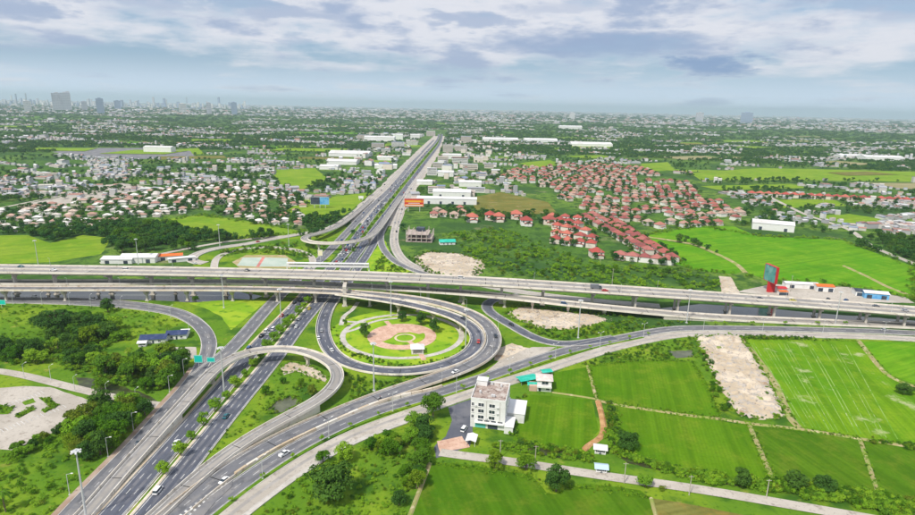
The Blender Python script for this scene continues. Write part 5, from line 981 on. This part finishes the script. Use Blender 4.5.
fringe([(430, 463), (490, 468), (530, 474), (547, 493), (566, 488), (610, 486), (650, 498)], 300, .12, .45, 'weeds along the edge of the bottom paddy', .9)
fringe([(492, 446), (545, 448), (590, 456), (592, 461), (520, 452)], 240, .3, .9, 'reeds along the ditch below the paddy', .9)
fringe([(608, 430), (628, 458), (690, 475), (755, 487), (690, 479), (612, 452)], 360, .3, 1.0, 'reeds along the ditch beside the lane', 1.0)
fringe([(641, 236), (700, 226), (757, 236), (842, 240), (915, 267), (915, 300), (845, 286), (770, 281), (735, 274), (690, 270), (655, 248)], 460, .4, 1.5, 'bushes round the vivid paddies', 3.0)
fringe([(134, 226), (200, 215), (285, 228), (308, 232), (240, 239), (165, 226)], 260, .4, 1.6, 'bushes round the long meadow', 3.0)
fringe([(266, 410), (275, 402), (290, 396), (300, 399), (301, 406), (287, 411), (275, 413)], 90, .2, .7, 'reeds round the murky pond', .8)
fringe([(280, 368), (290, 362), (312, 367), (326, 376), (312, 377), (296, 371), (284, 375)], 90, .15, .5, 'weeds round the bare patch inside the flyover', 1.0)
RK = []
for i in range(4):
    bm = bmesh.new(); bmesh.ops.create_icosphere(bm, subdivisions=1, radius=.6)
    for v_ in bm.verts: v_.co = Vector((v_.co.x*rng.uniform(.6, 1.4), v_.co.y*rng.uniform(.6, 1.4), v_.co.z*rng.uniform(.35, .9)))
    m_ = bpy.data.meshes.new('rock'); bm.to_mesh(m_); bm.free(); m_.materials.append(RUBM if i else mat('pale_rubble', (.56, .52, .47))); RK.append(m_)
LR = lib('rubble_kind', RK)
for px, n_, s0, s1, lb in (([(700, 341), (736, 338), (752, 358), (768, 385), (780, 412), (745, 413), (734, 400), (720, 378)], 700, .25, 1.3, 'rubble heaps on the strip of bare earth'), ([(420, 258), (460, 256), (480, 263), (466, 275), (430, 270)], 160, .4, 1.6, 'rubble on the bare building plot'), ([(520, 310), (600, 316), (620, 320), (570, 328), (535, 324)], 160, .3, 1.2, 'rubble on the sandy ground')):
    q = sample(px, n_); k_ = rng.integers(0, n_, n_//14); q = np.where((rng.random(n_) < .7)[:, None], q[k_[rng.integers(0, len(k_), n_)]]+rng.normal(0, 1.6, (n_, 2)), q)
    scatter('rubble', np.c_[q, np.full(n_, .9)], rng.uniform(s0, s1, n_)*rng.random(n_)**.5, LR, lb)
# belts of trees and clusters of roofs from the interchange to the horizon
def polar(n, d0, d1, az=.80):
    d = 1/rng.uniform(1/d1, 1/d0, n); a = rng.uniform(-az, az, n); return np.stack([d*np.sin(a), d*np.cos(a)], 1), d
def keep_out(p):
    r = free(p)
    for z_ in ([(405, 214), (470, 216), (550, 222), (600, 262), (720, 280), (720, 294), (400, 292)], [(500, 176), (520, 166), (640, 164), (700, 180), (745, 205), (760, 222), (700, 230), (640, 262), (590, 262), (545, 245), (548, 216)], [(-40, 236), (-40, 206), (120, 196), (240, 182), (312, 206), (305, 230), (150, 222)], [(360, 205), (395, 166), (428, 130), (448, 130), (436, 166), (408, 206)]): r &= ~inpoly(p, wpoly(z_))
    return r

FZ = [np.array([v_.co for v_ in o_.data.vertices]) for o_ in C.objects if o_.name.startswith('far_field')]
def off_fields(p):
    r = np.ones(len(p), bool)
    for z_ in FZ: r &= ~inpoly(p, z_)
    return r
cc, cdist = polar(760, 900, 45000); ext = rng.uniform(35, 120, 760)*np.clip(cdist/2600, .8, 14); cang = rng.uniform(-.5, .5, 760)
bq, bs = [], []
for i in range(760):
    f_ = max(.75, min(cdist[i]/3600, 11)); n = int(rng.uniform(12, 62)*(1.0 if cdist[i] > 2200 else .28)); sp = 17*f_; m_ = int(math.sqrt(n))+1
    l = np.stack(np.meshgrid(np.arange(m_*2)-m_, np.arange(max(2, m_//2))-m_//4), -1).reshape(-1, 2)[:n]*np.array([sp, sp*1.5])+rng.normal(0, sp*.28, (min(n, m_*2*max(2, m_//2)), 2))
    R_ = np.array([[math.cos(cang[i]), -math.sin(cang[i])], [math.sin(cang[i]), math.cos(cang[i])]]); q = l @ R_.T+cc[i]; bq.append(q)
    big_ = rng.random(len(q)) < .09; s_ = np.where(big_, 1.9, .82)*f_
    bs.append(np.stack([s_*rng.uniform(7, 15, len(q)), s_*rng.uniform(7, 13, len(q)), np.clip(f_, 1, 2.4)*rng.uniform(3, 6, len(q))*np.where(rng.random(len(q)) < .08, 2.2, 1), np.full(len(q), cang[i])], 1))
bq = np.vstack(bq); bs = np.vstack(bs); ok = keep_out(bq) & off_fields(bq); bq, bs = bq[ok], bs[ok]
scatter('far_towns', bq, bs[:, :3], LH, 'clusters of small far buildings on the plain', rot=bs[:, 3])
TG = set(map(tuple, (np.floor(bq/30)).astype(int)))
def clear(p, keep=.15): return np.array([(tuple(t_) not in TG) for t_ in np.floor(p/30).astype(int)]) | (rng.random(len(p)) < keep)
dens_ = lambda p, k: np.sin(p[:, 0]/k+1.3*np.sin(p[:, 1]/k/1.7))*np.sin(p[:, 1]/k*1.1+.9*np.sin(p[:, 0]/k/1.3))
q, d = polar(27000, 640, 2800); ok = keep_out(q) & off_fields(q) & clear(q) & (dens_(q, 95)+.5*dens_(q, 31) > rng.normal(-.25, .3, len(q))); q, d = q[ok], d[ok]
scatter('woodland', q, rng.uniform(.45, 1.3, len(q)), LF, 'woods and tree belts between the interchange and the far towns')
q, d = polar(24000, 1900, 60000); ok = keep_out(q) & off_fields(q) & clear(q, .3); q, d = q[ok], d[ok]; s_ = np.clip(d/4400, .5, 14)*rng.uniform(.4, 1.3, len(q))
scatter('woodland', q, np.stack([s_*1.3, s_*1.3, np.clip(s_, .8, 2.0)], 1), LW, 'far woods on the plain towards the horizon')
q, d = polar(12000, 7500, 68000); s_ = np.clip(d/5200, 1, 14)*rng.uniform(.5, 1.4, len(q)); scatter('woodland', q, np.stack([s_*1.6, s_*1.2, np.clip(s_, 1, 3.2)], 1), LW, 'last dark woods below the horizon')
q, d = polar(6500, 6500, 68000); s_ = np.clip(d/6000, 1, 10); scatter('far_towns', q, np.stack([s_*rng.uniform(9, 48, len(q)), s_*rng.uniform(9, 24, len(q)), np.clip(s_, 1, 5)*rng.uniform(4, 15, len(q))], 1), LH, 'blocks of the far city along the horizon', rot=rng.normal(.0, .2, len(q)))
n = 460; px_ = np.abs(rng.normal(0, 190, n)); px_ = np.where(rng.random(n) < .75, rng.uniform(-10, 250, n), rng.uniform(250, 760, n)); q = np.array([at(x, 99.9+.0215*x+rng.uniform(2.6, 5.5)) for x in px_]); d = np.hypot(q[:, 0], q[:, 1])
hh = np.where(px_ < 250, rng.gamma(2.0, 1.05, n)+.6, rng.uniform(.5, 1.8, n)); scatter('far_skyline', q, np.stack([d/F*rng.uniform(.5, 1.9, n), d/F*rng.uniform(.5, 1.6, n), d/F*hh], 1), LS, 'hazy city skyline along the horizon', rot=rng.normal(0, .1, n))
#@@SECTION lamps and vehicles
def lamp_meshes(h, arm, double=False):
    a = MB(); a.bar((0, 0, -.2), (0, 0, h), .16, .09, 7); a.box(-.3, .3, -.3, .3, 0, .35)
    r_ = MB(); r_.bar((0, 0, h-.1), (arm, 0, h+.45), .07, .06, 6)
    l = MB(); l.box(arm-.15, arm+.75, -.2, .2, h+.38, h+.56)
    if double: r_.bar((0, 0, h-.1), (-arm, 0, h+.45), .07, .06, 6); l.box(-arm-.75, -arm+.15, -.2, .2, h+.38, h+.56)
    return [('pole', a.mesh('pole', STEEL)), ('arm', r_.mesh('arm', STEEL)), ('lamp_head', l.mesh('lamp_head', WHITE))]
LMP = lamp_meshes(9, 1.8); LM2 = lamp_meshes(9.5, 1.8, True)
a = MB(); a.bar((0, 0, -.2), (0, 0, 27), .42, .2, 10); a.box(-.7, .7, -.7, .7, -.1, .6)
hr = MB(); hr.lathe([(.2, 26.3), (1.2, 26.35), (1.2, 26.55), (.2, 26.6)], 12)
hm = [('pole', a.mesh('pole', STEEL)), ('ring', hr.mesh('ring', STEEL))]
fl_m = MB().box(.9, 1.7, -.28, .28, 25.95, 26.35).mesh('floodlight', WHITE)
def lamp(q, rz, lb, gp=None, L=LMP, nm='street_lamp', cat='street lamp', s=1.0):
    o = empty(nm, q, rz); o.scale = (s, s, s); tag(o, lb, cat, gp)
    for n_, m in L: link(n_, m, o)
    return o
for px, py, s, lb in ((86.5, 519, 1.0, 'tall floodlight mast in the bottom left corner beside the flyover'), (224.7, 398, 1.0, 'tall floodlight mast between the flyover and the main road'), (374, 391, .98, 'tall floodlight mast between the loop ramp and the near road'), (465.5, 349, .95, 'tall floodlight mast inside the loop ramp at the right of the park'), (391, 316.5, .95, 'tall floodlight mast at the back of the park'), (281.5, 326, .95, 'tall floodlight mast left of the jammed carriageway'), (578, 338, .95, 'tall floodlight mast beside the bare ground under the lower viaduct'), (686.5, 323, .9, 'tall floodlight mast at the start of the canal road'), (835, 325, .9, 'tall floodlight mast on the canal road at the right'), (224, 308, .9, 'tall floodlight mast between the canal and the slip road'), (138.5, 264, .85, 'tall floodlight mast among the trees behind the elevated highway'), (220, 247, .85, 'tall floodlight mast beside the far slip road'), (38.5, 266, .85, 'tall floodlight mast in the meadow at the left'), (289, 246, .85, 'tall floodlight mast by the far flyover')):
    o = lamp(at(px, py), 0, lb, None, hm, 'floodlight_mast', 'mast', s)
    for i in range(6): link('floodlight', fl_m, o, None, i*math.pi/3)
L_ = 'street lamp on the grass edge of the slip road by the meadow'
for px, py in ((24.5, 378), (51, 380), (75, 391), (107, 398), (136.5, 404)): lamp(at(px, py), 1.2, 'street lamp along the narrow lane past the car park', 'lamps along the car park lane', s=.85)
p = offset(PT['R1'], 6.4)
for px, py in ((169, 393), (185, 375), (115, 459), (80, 492), (139, 431)): i = near_i(p, px, py, .2); lamp(p[i]-np.r_[0, 0, .2], head(p, i)+1.57, 'street lamp on the brown shoulder of the slip road', 'lamps on the brown shoulder', s=.95)
p = offset(PT['R1'], 7.6)
for px, py in ((17, 303), (45, 303.5), (69, 304), (94, 305), (121, 308.5), (152, 312), (172, 317), (190, 329)): i = near_i(p, px, py, .2); lamp(p[i]-np.r_[0, 0, .2], head(p, i)+1.57, L_, 'lamps round the bend of the slip road', s=.9)
p = offset(PT['N2'], 5.1)
for i in range(3, k2('N2', 680, 328), 9): lamp(p[i], head(p, i), 'twin arm street lamp on the verge beside the frontage road', 'twin lamps on the verge', LM2, s=.95)
for i in range(k2('N2', 700, 328), len(p)-2, 10): lamp(p[i], head(p, i), 'twin arm street lamp beyond the rubble earth on the service road', 'twin lamps along the service road', LM2, s=.9)
for sgn, lb, gp in ((-1, 'street lamp on the far parapet of the elevated highway', 'lamps on the far parapet'), (1, 'street lamp on the near parapet of the elevated highway', 'lamps on the near parapet')):
    p = offset(PT['EX'], sgn*9.4)
    for i in range(4 if sgn > 0 else 9, len(p)-2, 15 if sgn < 0 else 30): lamp(p[i]+np.r_[0, 0, .9], head(p, i)-sgn*1.57+3.14, lb, gp, s=.62)
p = offset(PT['OUT'], -4.9)
for i in range(20, k2('OUT', 430, 380), 9): lamp(p[i]+np.r_[0, 0, .4], head(p, i)-1.57, 'street lamp on the outer parapet of the curved viaduct', 'lamps on the curved viaduct', s=.7)
for i in range(6, len(mc2)-3, 8): lamp(mc2[i]+np.r_[0, 0, .1], head(mc2, i)+1.57, 'twin arm street lamp in the median of the far highway', 'lamps in the far median', LM2, s=1.0)
for px, py, h_ in ((822, 208, 1.2), (107, 170, 1.3), (612, 285, .5), (600, 265, .5), (30, 192, .8), (45, 190, .8), (60, 187, .8), (790, 292, .5), (500, 458, .3), (535, 464, .3), (624, 483, .32), (689, 495, .3), (766, 499, .3)):
    o = empty('utility_pole', at(px, py)); tag(o, 'thin concrete utility pole with a short crossarm', 'pole', 'thin utility poles')
    b = MB(); b.bar((0, 0, -.2), (0, 0, 28*h_), .22, .14, 6); b.build('pole', CONC, o); b = MB(); b.box(-1, 1, -.08, .08, 26.5*h_, 26.7*h_); b.build('crossarm', CONC, o)
# guard rail posts are too small to see; vehicles follow
def loft(b, secs, k=0):
    n = len(secs[0])
    b.add([q for s_ in secs for q in s_], [(i*n+j, i*n+(j+1) % n, (i+1)*n+(j+1) % n, (i+1)*n+j) for i in range(len(secs)-1) for j in range(n)]+[tuple(range(n-1, -1, -1)), tuple((len(secs)-1)*n+j for j in range(n))], k)
def car_meshes(kind):
    L, w_ = {'sedan': (4.5, 1.8), 'pickup': (5.2, 1.9), 'van': (4.9, 1.9), 'truck': (8.5, 2.4)}[kind]; hb = .95 if kind != 'truck' else 1.2
    b = MB(); sec = lambda x, wz, z0, z1, t=.88: [(x, -wz/2, z0), (x, wz/2, z0), (x, wz/2, z1*.8+z0*.2), (x, wz/2*t, z1), (x, -wz/2*t, z1), (x, -wz/2, z1*.8+z0*.2)]
    f = L/2
    loft(b, [sec(-f, w_*.86, .38, hb*.86), sec(-f+.25, w_*.98, .28, hb), sec(-f*.4, w_, .25, hb+.03), sec(f*.35, w_, .25, hb), sec(f-.3, w_*.96, .28, hb*.82), sec(f, w_*.82, .38, hb*.68)])
    if kind == 'sedan': cb_ = (-1.75, -1.05, .45, 1.25, 1.46)
    elif kind == 'van': cb_ = (-2.3, -2.05, 1.0, 1.75, 1.85)
    elif kind == 'truck': cb_ = (2.0, 2.1, 3.6, 4.1, 2.3)
    else: cb_ = (-.75, -.55, .75, 1.5, 1.75)
    x0, x1, x2, x3, zt = cb_
    rf = MB(); rf.box(x1-.05, x2+.05, -w_*.4, w_*.4, zt-.05, zt+.02)
    b.add(rf.v, rf.f)
    if kind == 'pickup': b.box(-f+.15, -f+.25, -w_*.46, w_*.46, hb, hb+.35); b.box(-f+.25, -.8, -w_*.48, -w_*.44, hb, hb+.35); b.box(-f+.25, -.8, w_*.44, w_*.48, hb, hb+.35)
    if kind == 'truck': b.box(-4.2, 1.8, -1.2, 1.2, 1.15, 3.2)
    gl = MB(); gs = lambda x, z, t: [(x, -w_*t/2, hb-.04), (x, w_*t/2, hb-.04), (x, w_*.41, z), (x, -w_*.41, z)]
    vs = [(x0, -w_*.46, hb-.03), (x0, w_*.46, hb-.03), (x3, w_*.46, hb-.03), (x3, -w_*.46, hb-.03), (x1, -w_*.4, zt-.05), (x1, w_*.4, zt-.05), (x2, w_*.4, zt-.05), (x2, -w_*.4, zt-.05)]
    gl.add(vs, [(3, 2, 1, 0), (4, 5, 6, 7), (0, 1, 5, 4), (1, 2, 6, 5), (2, 3, 7, 6), (3, 0, 4, 7)])
    wh = MB(); n = 10; r = .33 if kind != 'truck' else .48
    for s_, t_ in ((-.11, 0), (.11, 0)): pass
    wh.bar((0, -.11, 0), (0, .11, 0), r, r, 12)
    hl = MB().box(-.03, .05, -.16, .16, -.07, .07)
    return dict(body=b.mesh('body', CARP), windows=gl.mesh('windows', GLASS), wheel=wh.mesh('wheel', RUBBER), lamp=hl.mesh('headlight', WHITE), L=L, w=w_, r=r, hb=hb)
CM = {k: car_meshes(k) for k in ('sedan', 'pickup', 'van', 'truck')}
COL = {'white': (.78, .78, .78, 1), 'black': (.02, .022, .03, 1), 'silver': (.42, .43, .45, 1), 'red': (.55, .04, .03, 1), 'blue': (.03, .10, .28, 1), 'teal': (.02, .13, .16, 1), 'yellow': (.62, .52, .03, 1), 'green': (.12, .5, .05, 1), 'grey': (.15, .16, .18, 1), 'orange': (.65, .16, .03, 1)}
def car(q, rz, kind, col, lb, gp=None, full=True):
    m = CM[kind]; o = empty({'sedan': 'car', 'pickup': 'pickup_truck', 'van': 'van', 'truck': 'truck'}[kind], q, rz); tag(o, lb, {'sedan': 'car', 'pickup': 'pickup', 'van': 'van', 'truck': 'truck'}[kind], gp)
    b_ = link('body', m['body'], o); b_.color = COL[col]; link('windows', m['windows'], o)
    if full:
        for x in (-1, 1):
            for y in (-1, 1): link('wheel', m['wheel'], o, (x*m['L']*.31, y*(m['w']/2-.1), m['r']))
        for y in (-1, 1): link('headlight', m['lamp'], o, (m['L']/2-.03, y*m['w']*.33, m['hb']*.62))
    return o
def put(key, px, py, kind, col, lb, gp=None, flip=False, full=True):
    p_ = PT[key]; d2 = np.linalg.norm(p_[:, :2]-at(px, py, float(np.median(p_[:, 2])))[:2], axis=1); i = int(np.argmin(d2))
    for _ in range(3): q = at(px, py, p_[i, 2]); i = int(np.argmin(np.linalg.norm(p_[:, :2]-q[:2], axis=1)))
    return car(at(px, py, p_[i, 2]+.03), head(p_, i)+(math.pi if flip else 0), kind, col, lb, gp, full)
for a in (('R1', 139, 443, 'sedan', 'grey', 'dark grey car on the slip road beside the flyover ramp'), ('M1', 176.5, 443.5, 'sedan', 'white', 'white car on the dark carriageway left of the median trees'), ('M2', 158, 491.5, 'van', 'white', 'white van like car on the carriageway right of the median'), ('M2', 226, 417, 'sedan', 'teal', 'dark teal car on the carriageway right of the median'), ('OUT', 224, 481.5, 'sedan', 'white', 'white car beside the hatched nose on the near road'), ('N2', 284.5, 454.5, 'pickup', 'white', 'white pickup below the panelled barrier'), ('OUT', 455.5, 372.5, 'sedan', 'white', 'white car where the curved viaduct comes down'), ('IN', 331.5, 350.5, 'sedan', 'white', 'white car on the loop ramp next to the flyover'), ('IN', 478.5, 342, 'sedan', 'red', 'red car on the loop ramp at the right of the park'), ('OUT', 495.5, 336.5, 'sedan', 'black', 'black car on the outer curved viaduct'), ('IN', 463.5, 319, 'sedan', 'black', 'black car at the top of the loop ramp'), ('Q', 511.5, 325, 'sedan', 'black', 'black car on the curling slip road'), ('M2', 309.5, 309, 'sedan', 'yellow', 'yellow taxi just in front of the curved viaduct'), ('M2', 296.5, 327, 'sedan', 'white', 'white car on the main road beside the grass strip'), ('M2', 299, 319.5, 'sedan', 'silver', 'silver car ahead of the white one on the main road'), ('IN', 318.5, 338.5, 'sedan', 'white', 'white car on the loop left of the park'), ('IN', 321.5, 331, 'sedan', 'silver', 'silver car on the loop left of the park'), ('M1', 249, 349, 'van', 'blue', 'blue van just behind the flyover'), ('R1', 35, 297, 'sedan', 'white', 'white car on the slip road below the hammerhead piers'), ('R1', 93, 299.5, 'pickup', 'white', 'white pickup on the slip road behind the round dark tree'), ('V3', 564, 304.5, 'van', 'blue', 'blue van on the lower viaduct'), ('EX', 596, 288.5, 'truck', 'grey', 'dark truck on the elevated highway beside a red car'), ('EX', 605, 291, 'sedan', 'red', 'red car on the elevated highway behind the dark truck'), ('EX', 21, 267, 'sedan', 'teal', 'dark teal car at the left end of the elevated highway'), ('EX', 53.5, 270.5, 'sedan', 'white', 'white car at the left end of the elevated highway'), ('EX', 126, 270, 'van', 'white', 'white van on the elevated highway before the courts'), ('EX', 247, 271, 'sedan', 'black', 'black car on the elevated highway before the sports courts'), ('EX', 461, 278.5, 'van', 'white', 'white van on the elevated highway beside the bare plot'), ('EX', 760, 299, 'sedan', 'black', 'black car on the elevated highway below the red billboard'), ('EX', 793, 301, 'sedan', 'yellow', 'yellow taxi on the elevated highway near the shops'), ('EX', 876, 306.5, 'sedan', 'grey', 'grey car on the elevated highway near the blue shed'), ('EX', 905, 311, 'sedan', 'silver', 'silver car at the right end of the elevated highway'), ('N2', 884, 330.5, 'sedan', 'silver', 'silver car on the service road at the right'), ('A', 194.5, 264, 'sedan', 'white', 'white car on the far slip road bend'), ('A', 258, 242, 'sedan', 'red', 'red car on the far slip road')):
    put(*a)
for px, py, c_, rz, lb in ((464, 430, 'white', 1.2, 'cream van parked beside the white building'), (828, 299.5, 'black', .6, 'black car parked in the roadside yard'), (846, 300.5, 'blue', .5, 'dark blue car parked in the roadside yard')): car(at(px, py, .16), rz, 'van' if 'van' in lb else 'sedan', c_, lb)
JC = ['white', 'white', 'silver', 'black', 'grey', 'blue', 'white', 'red', 'silver']
# motorcycle with its rider on the near road
def skin_body(name, joints, edges, m, parent=None):
    me = bpy.data.meshes.new(name); me.from_pydata([j[:3] for j in joints], edges, []); me.materials.append(m); o = link(name, me, parent)
    sk = o.modifiers.new('skin', 'SKIN'); 
    for v_, j in zip(me.skin_vertices[0].data, joints): v_.radius = (j[3], j[3])
    me.skin_vertices[0].data[0].use_root = True; ss = o.modifiers.new('smooth', 'SUBSURF'); ss.levels = 1; ss.render_levels = 1
    return o
i = near_i(PT['OUT'], 380, 399, .9); mq = at(380, 399, PT['OUT'][i, 2]); mh = head(PT['OUT'], i)
mo = empty('motorcycle', mq, mh); tag(mo, 'dark motorcycle on the near road above the panelled barrier', 'motorcycle')
for x in (-.62, .62): b = MB(); b.bar((x, -.06, .3), (x, .06, .3), .3, .3, 14); b.build('wheel', RUBBER, mo)
b = MB(); loft(b, [[(-.7, -.1, .55), (-.7, .1, .55), (-.7, .1, .72), (-.7, -.1, .72)], [(-.1, -.14, .35), (-.1, .14, .35), (-.1, .14, .78), (-.1, -.14, .78)], [(.25, -.1, .35), (.25, .1, .35), (.25, .1, .6), (.25, -.1, .6)], [(.62, -.09, .35), (.62, .09, .35), (.5, .09, .95), (.5, -.09, .95)]]); b.build('body', DARKP, mo)
b = MB(); b.bar((.48, -.36, 1.0), (.48, .36, 1.0), .025); b.build('handlebar', STEEL, mo)
CLOTH = mat('dark_clothes', (.035, .035, .05)); pe = empty('person', mq, mh); tag(pe, 'person in dark clothes sitting on the motorcycle holding the handlebar', 'person')
bd = skin_body('body', [(-.25, 0, .88, .15), (-.2, 0, 1.15, .15), (-.12, 0, 1.38, .15), (-.08, 0, 1.5, .06), (-.04, 0, 1.66, .11), (-.1, .2, 1.38, .07), (.15, .3, 1.15, .05), (.45, .32, 1.03, .04), (-.1, -.2, 1.38, .07), (.15, -.3, 1.15, .05), (.45, -.32, 1.03, .04), (.15, .16, .8, .085), (.05, .18, .42, .06), (.2, .18, .36, .05), (.15, -.16, .8, .085), (.05, -.18, .42, .06), (.2, -.18, .36, .05)], [(0, 1), (1, 2), (2, 3), (3, 4), (2, 5), (5, 6), (6, 7), (2, 8), (8, 9), (9, 10), (0, 11), (11, 12), (12, 13), (0, 14), (14, 15), (15, 16)], CLOTH, pe)
b = MB(); b.lathe([(.02, 1.84), (.1, 1.81), (.14, 1.72), (.14, 1.62), (.11, 1.58)], 12, (-.04, 0)); b.build('helmet', REDP, pe)
def jam(key, i0, i1, offs, step, lb, gp, prob, full):
    p_ = PT[key]; s = arclen(p_)
    for o in offs:
        a = s[i0]+rng.uniform(0, step)
        while a < s[i1]:
            if rng.random() < prob:
                i = int(np.searchsorted(s, a)); q = offset(p_, o)[min(i, len(p_)-1)]; c_ = JC[int(rng.integers(len(JC)))]; kd = rng.choice(['sedan', 'sedan', 'van', 'pickup'])
                car(q+np.r_[0, 0, .03], head(p_, i), kd, c_, lb % (c_, {'sedan': 'car', 'van': 'van', 'pickup': 'pickup'}[kd]), gp, full)
            a += step*rng.uniform(.85, 1.5)
jam('M1', k2('M1', 262, 341), k2('M1', 300, 302), (-3.0, 0, 3.0), 7.5, '%s %s queuing between the flyover and the viaducts', 'vehicles queuing before the viaducts', .4, True)
jam('M1', k2('M1', 330, 269), k2('M1', 384, 202), (-3.0, 0, 3.0), 8.5, '%s %s in the long jam behind the elevated highway', 'vehicles in the jam behind the elevated highway', .55, False)
jam('M1', k2('M1', 384, 202), k2('M1', 428, 150), (-3.0, 0, 3.0), 22, '%s %s on the left side of the far highway', 'vehicles on the left side of the far highway', .4, False)
jam('C1', k2('C1', 330, 250), k2('C1', 414, 161), (-2, 2), 60, '%s %s on the far service road', 'vehicles on the far service road', .6, False)
jam('A', k2('A', 290, 236), k2('A', 386, 185), (-2.4, 2.4), 48, '%s %s on the far slip road beside the meadow', 'vehicles on the far slip road', .6, False)
jam('M2', k2('M2', 350, 263), k2('M2', 424, 164), (-3.0, 0, 3.0), 60, '%s %s on the right side of the far highway', 'vehicles on the right side of the far highway', .6, False)
jam('E', k2('E', 412, 186), k2('E', 394, 240), (-2, 2), 40, '%s %s on the far slip road beside the orange billboard', 'vehicles beside the orange billboard', .6, False)
#@@SECTION haze
HZ = bpy.data.materials.new('haze'); HZ.use_nodes = True; k = N(HZ.node_tree); k.n.clear()
pv = k.add('ShaderNodeVolumePrincipled', {'Color': (.72, .85, 1.0, 1), 'Density': 5.5e-5, 'Anisotropy': .2})
k.l.new(pv.outputs[0], k.add('ShaderNodeOutputMaterial').inputs['Volume'])
hb_ = MB().box(-67000, 67000, -67000, 67000, -275.0, 420).build('haze', HZ); tag(hb_, 'thin blue haze over the plain', kind='stuff')
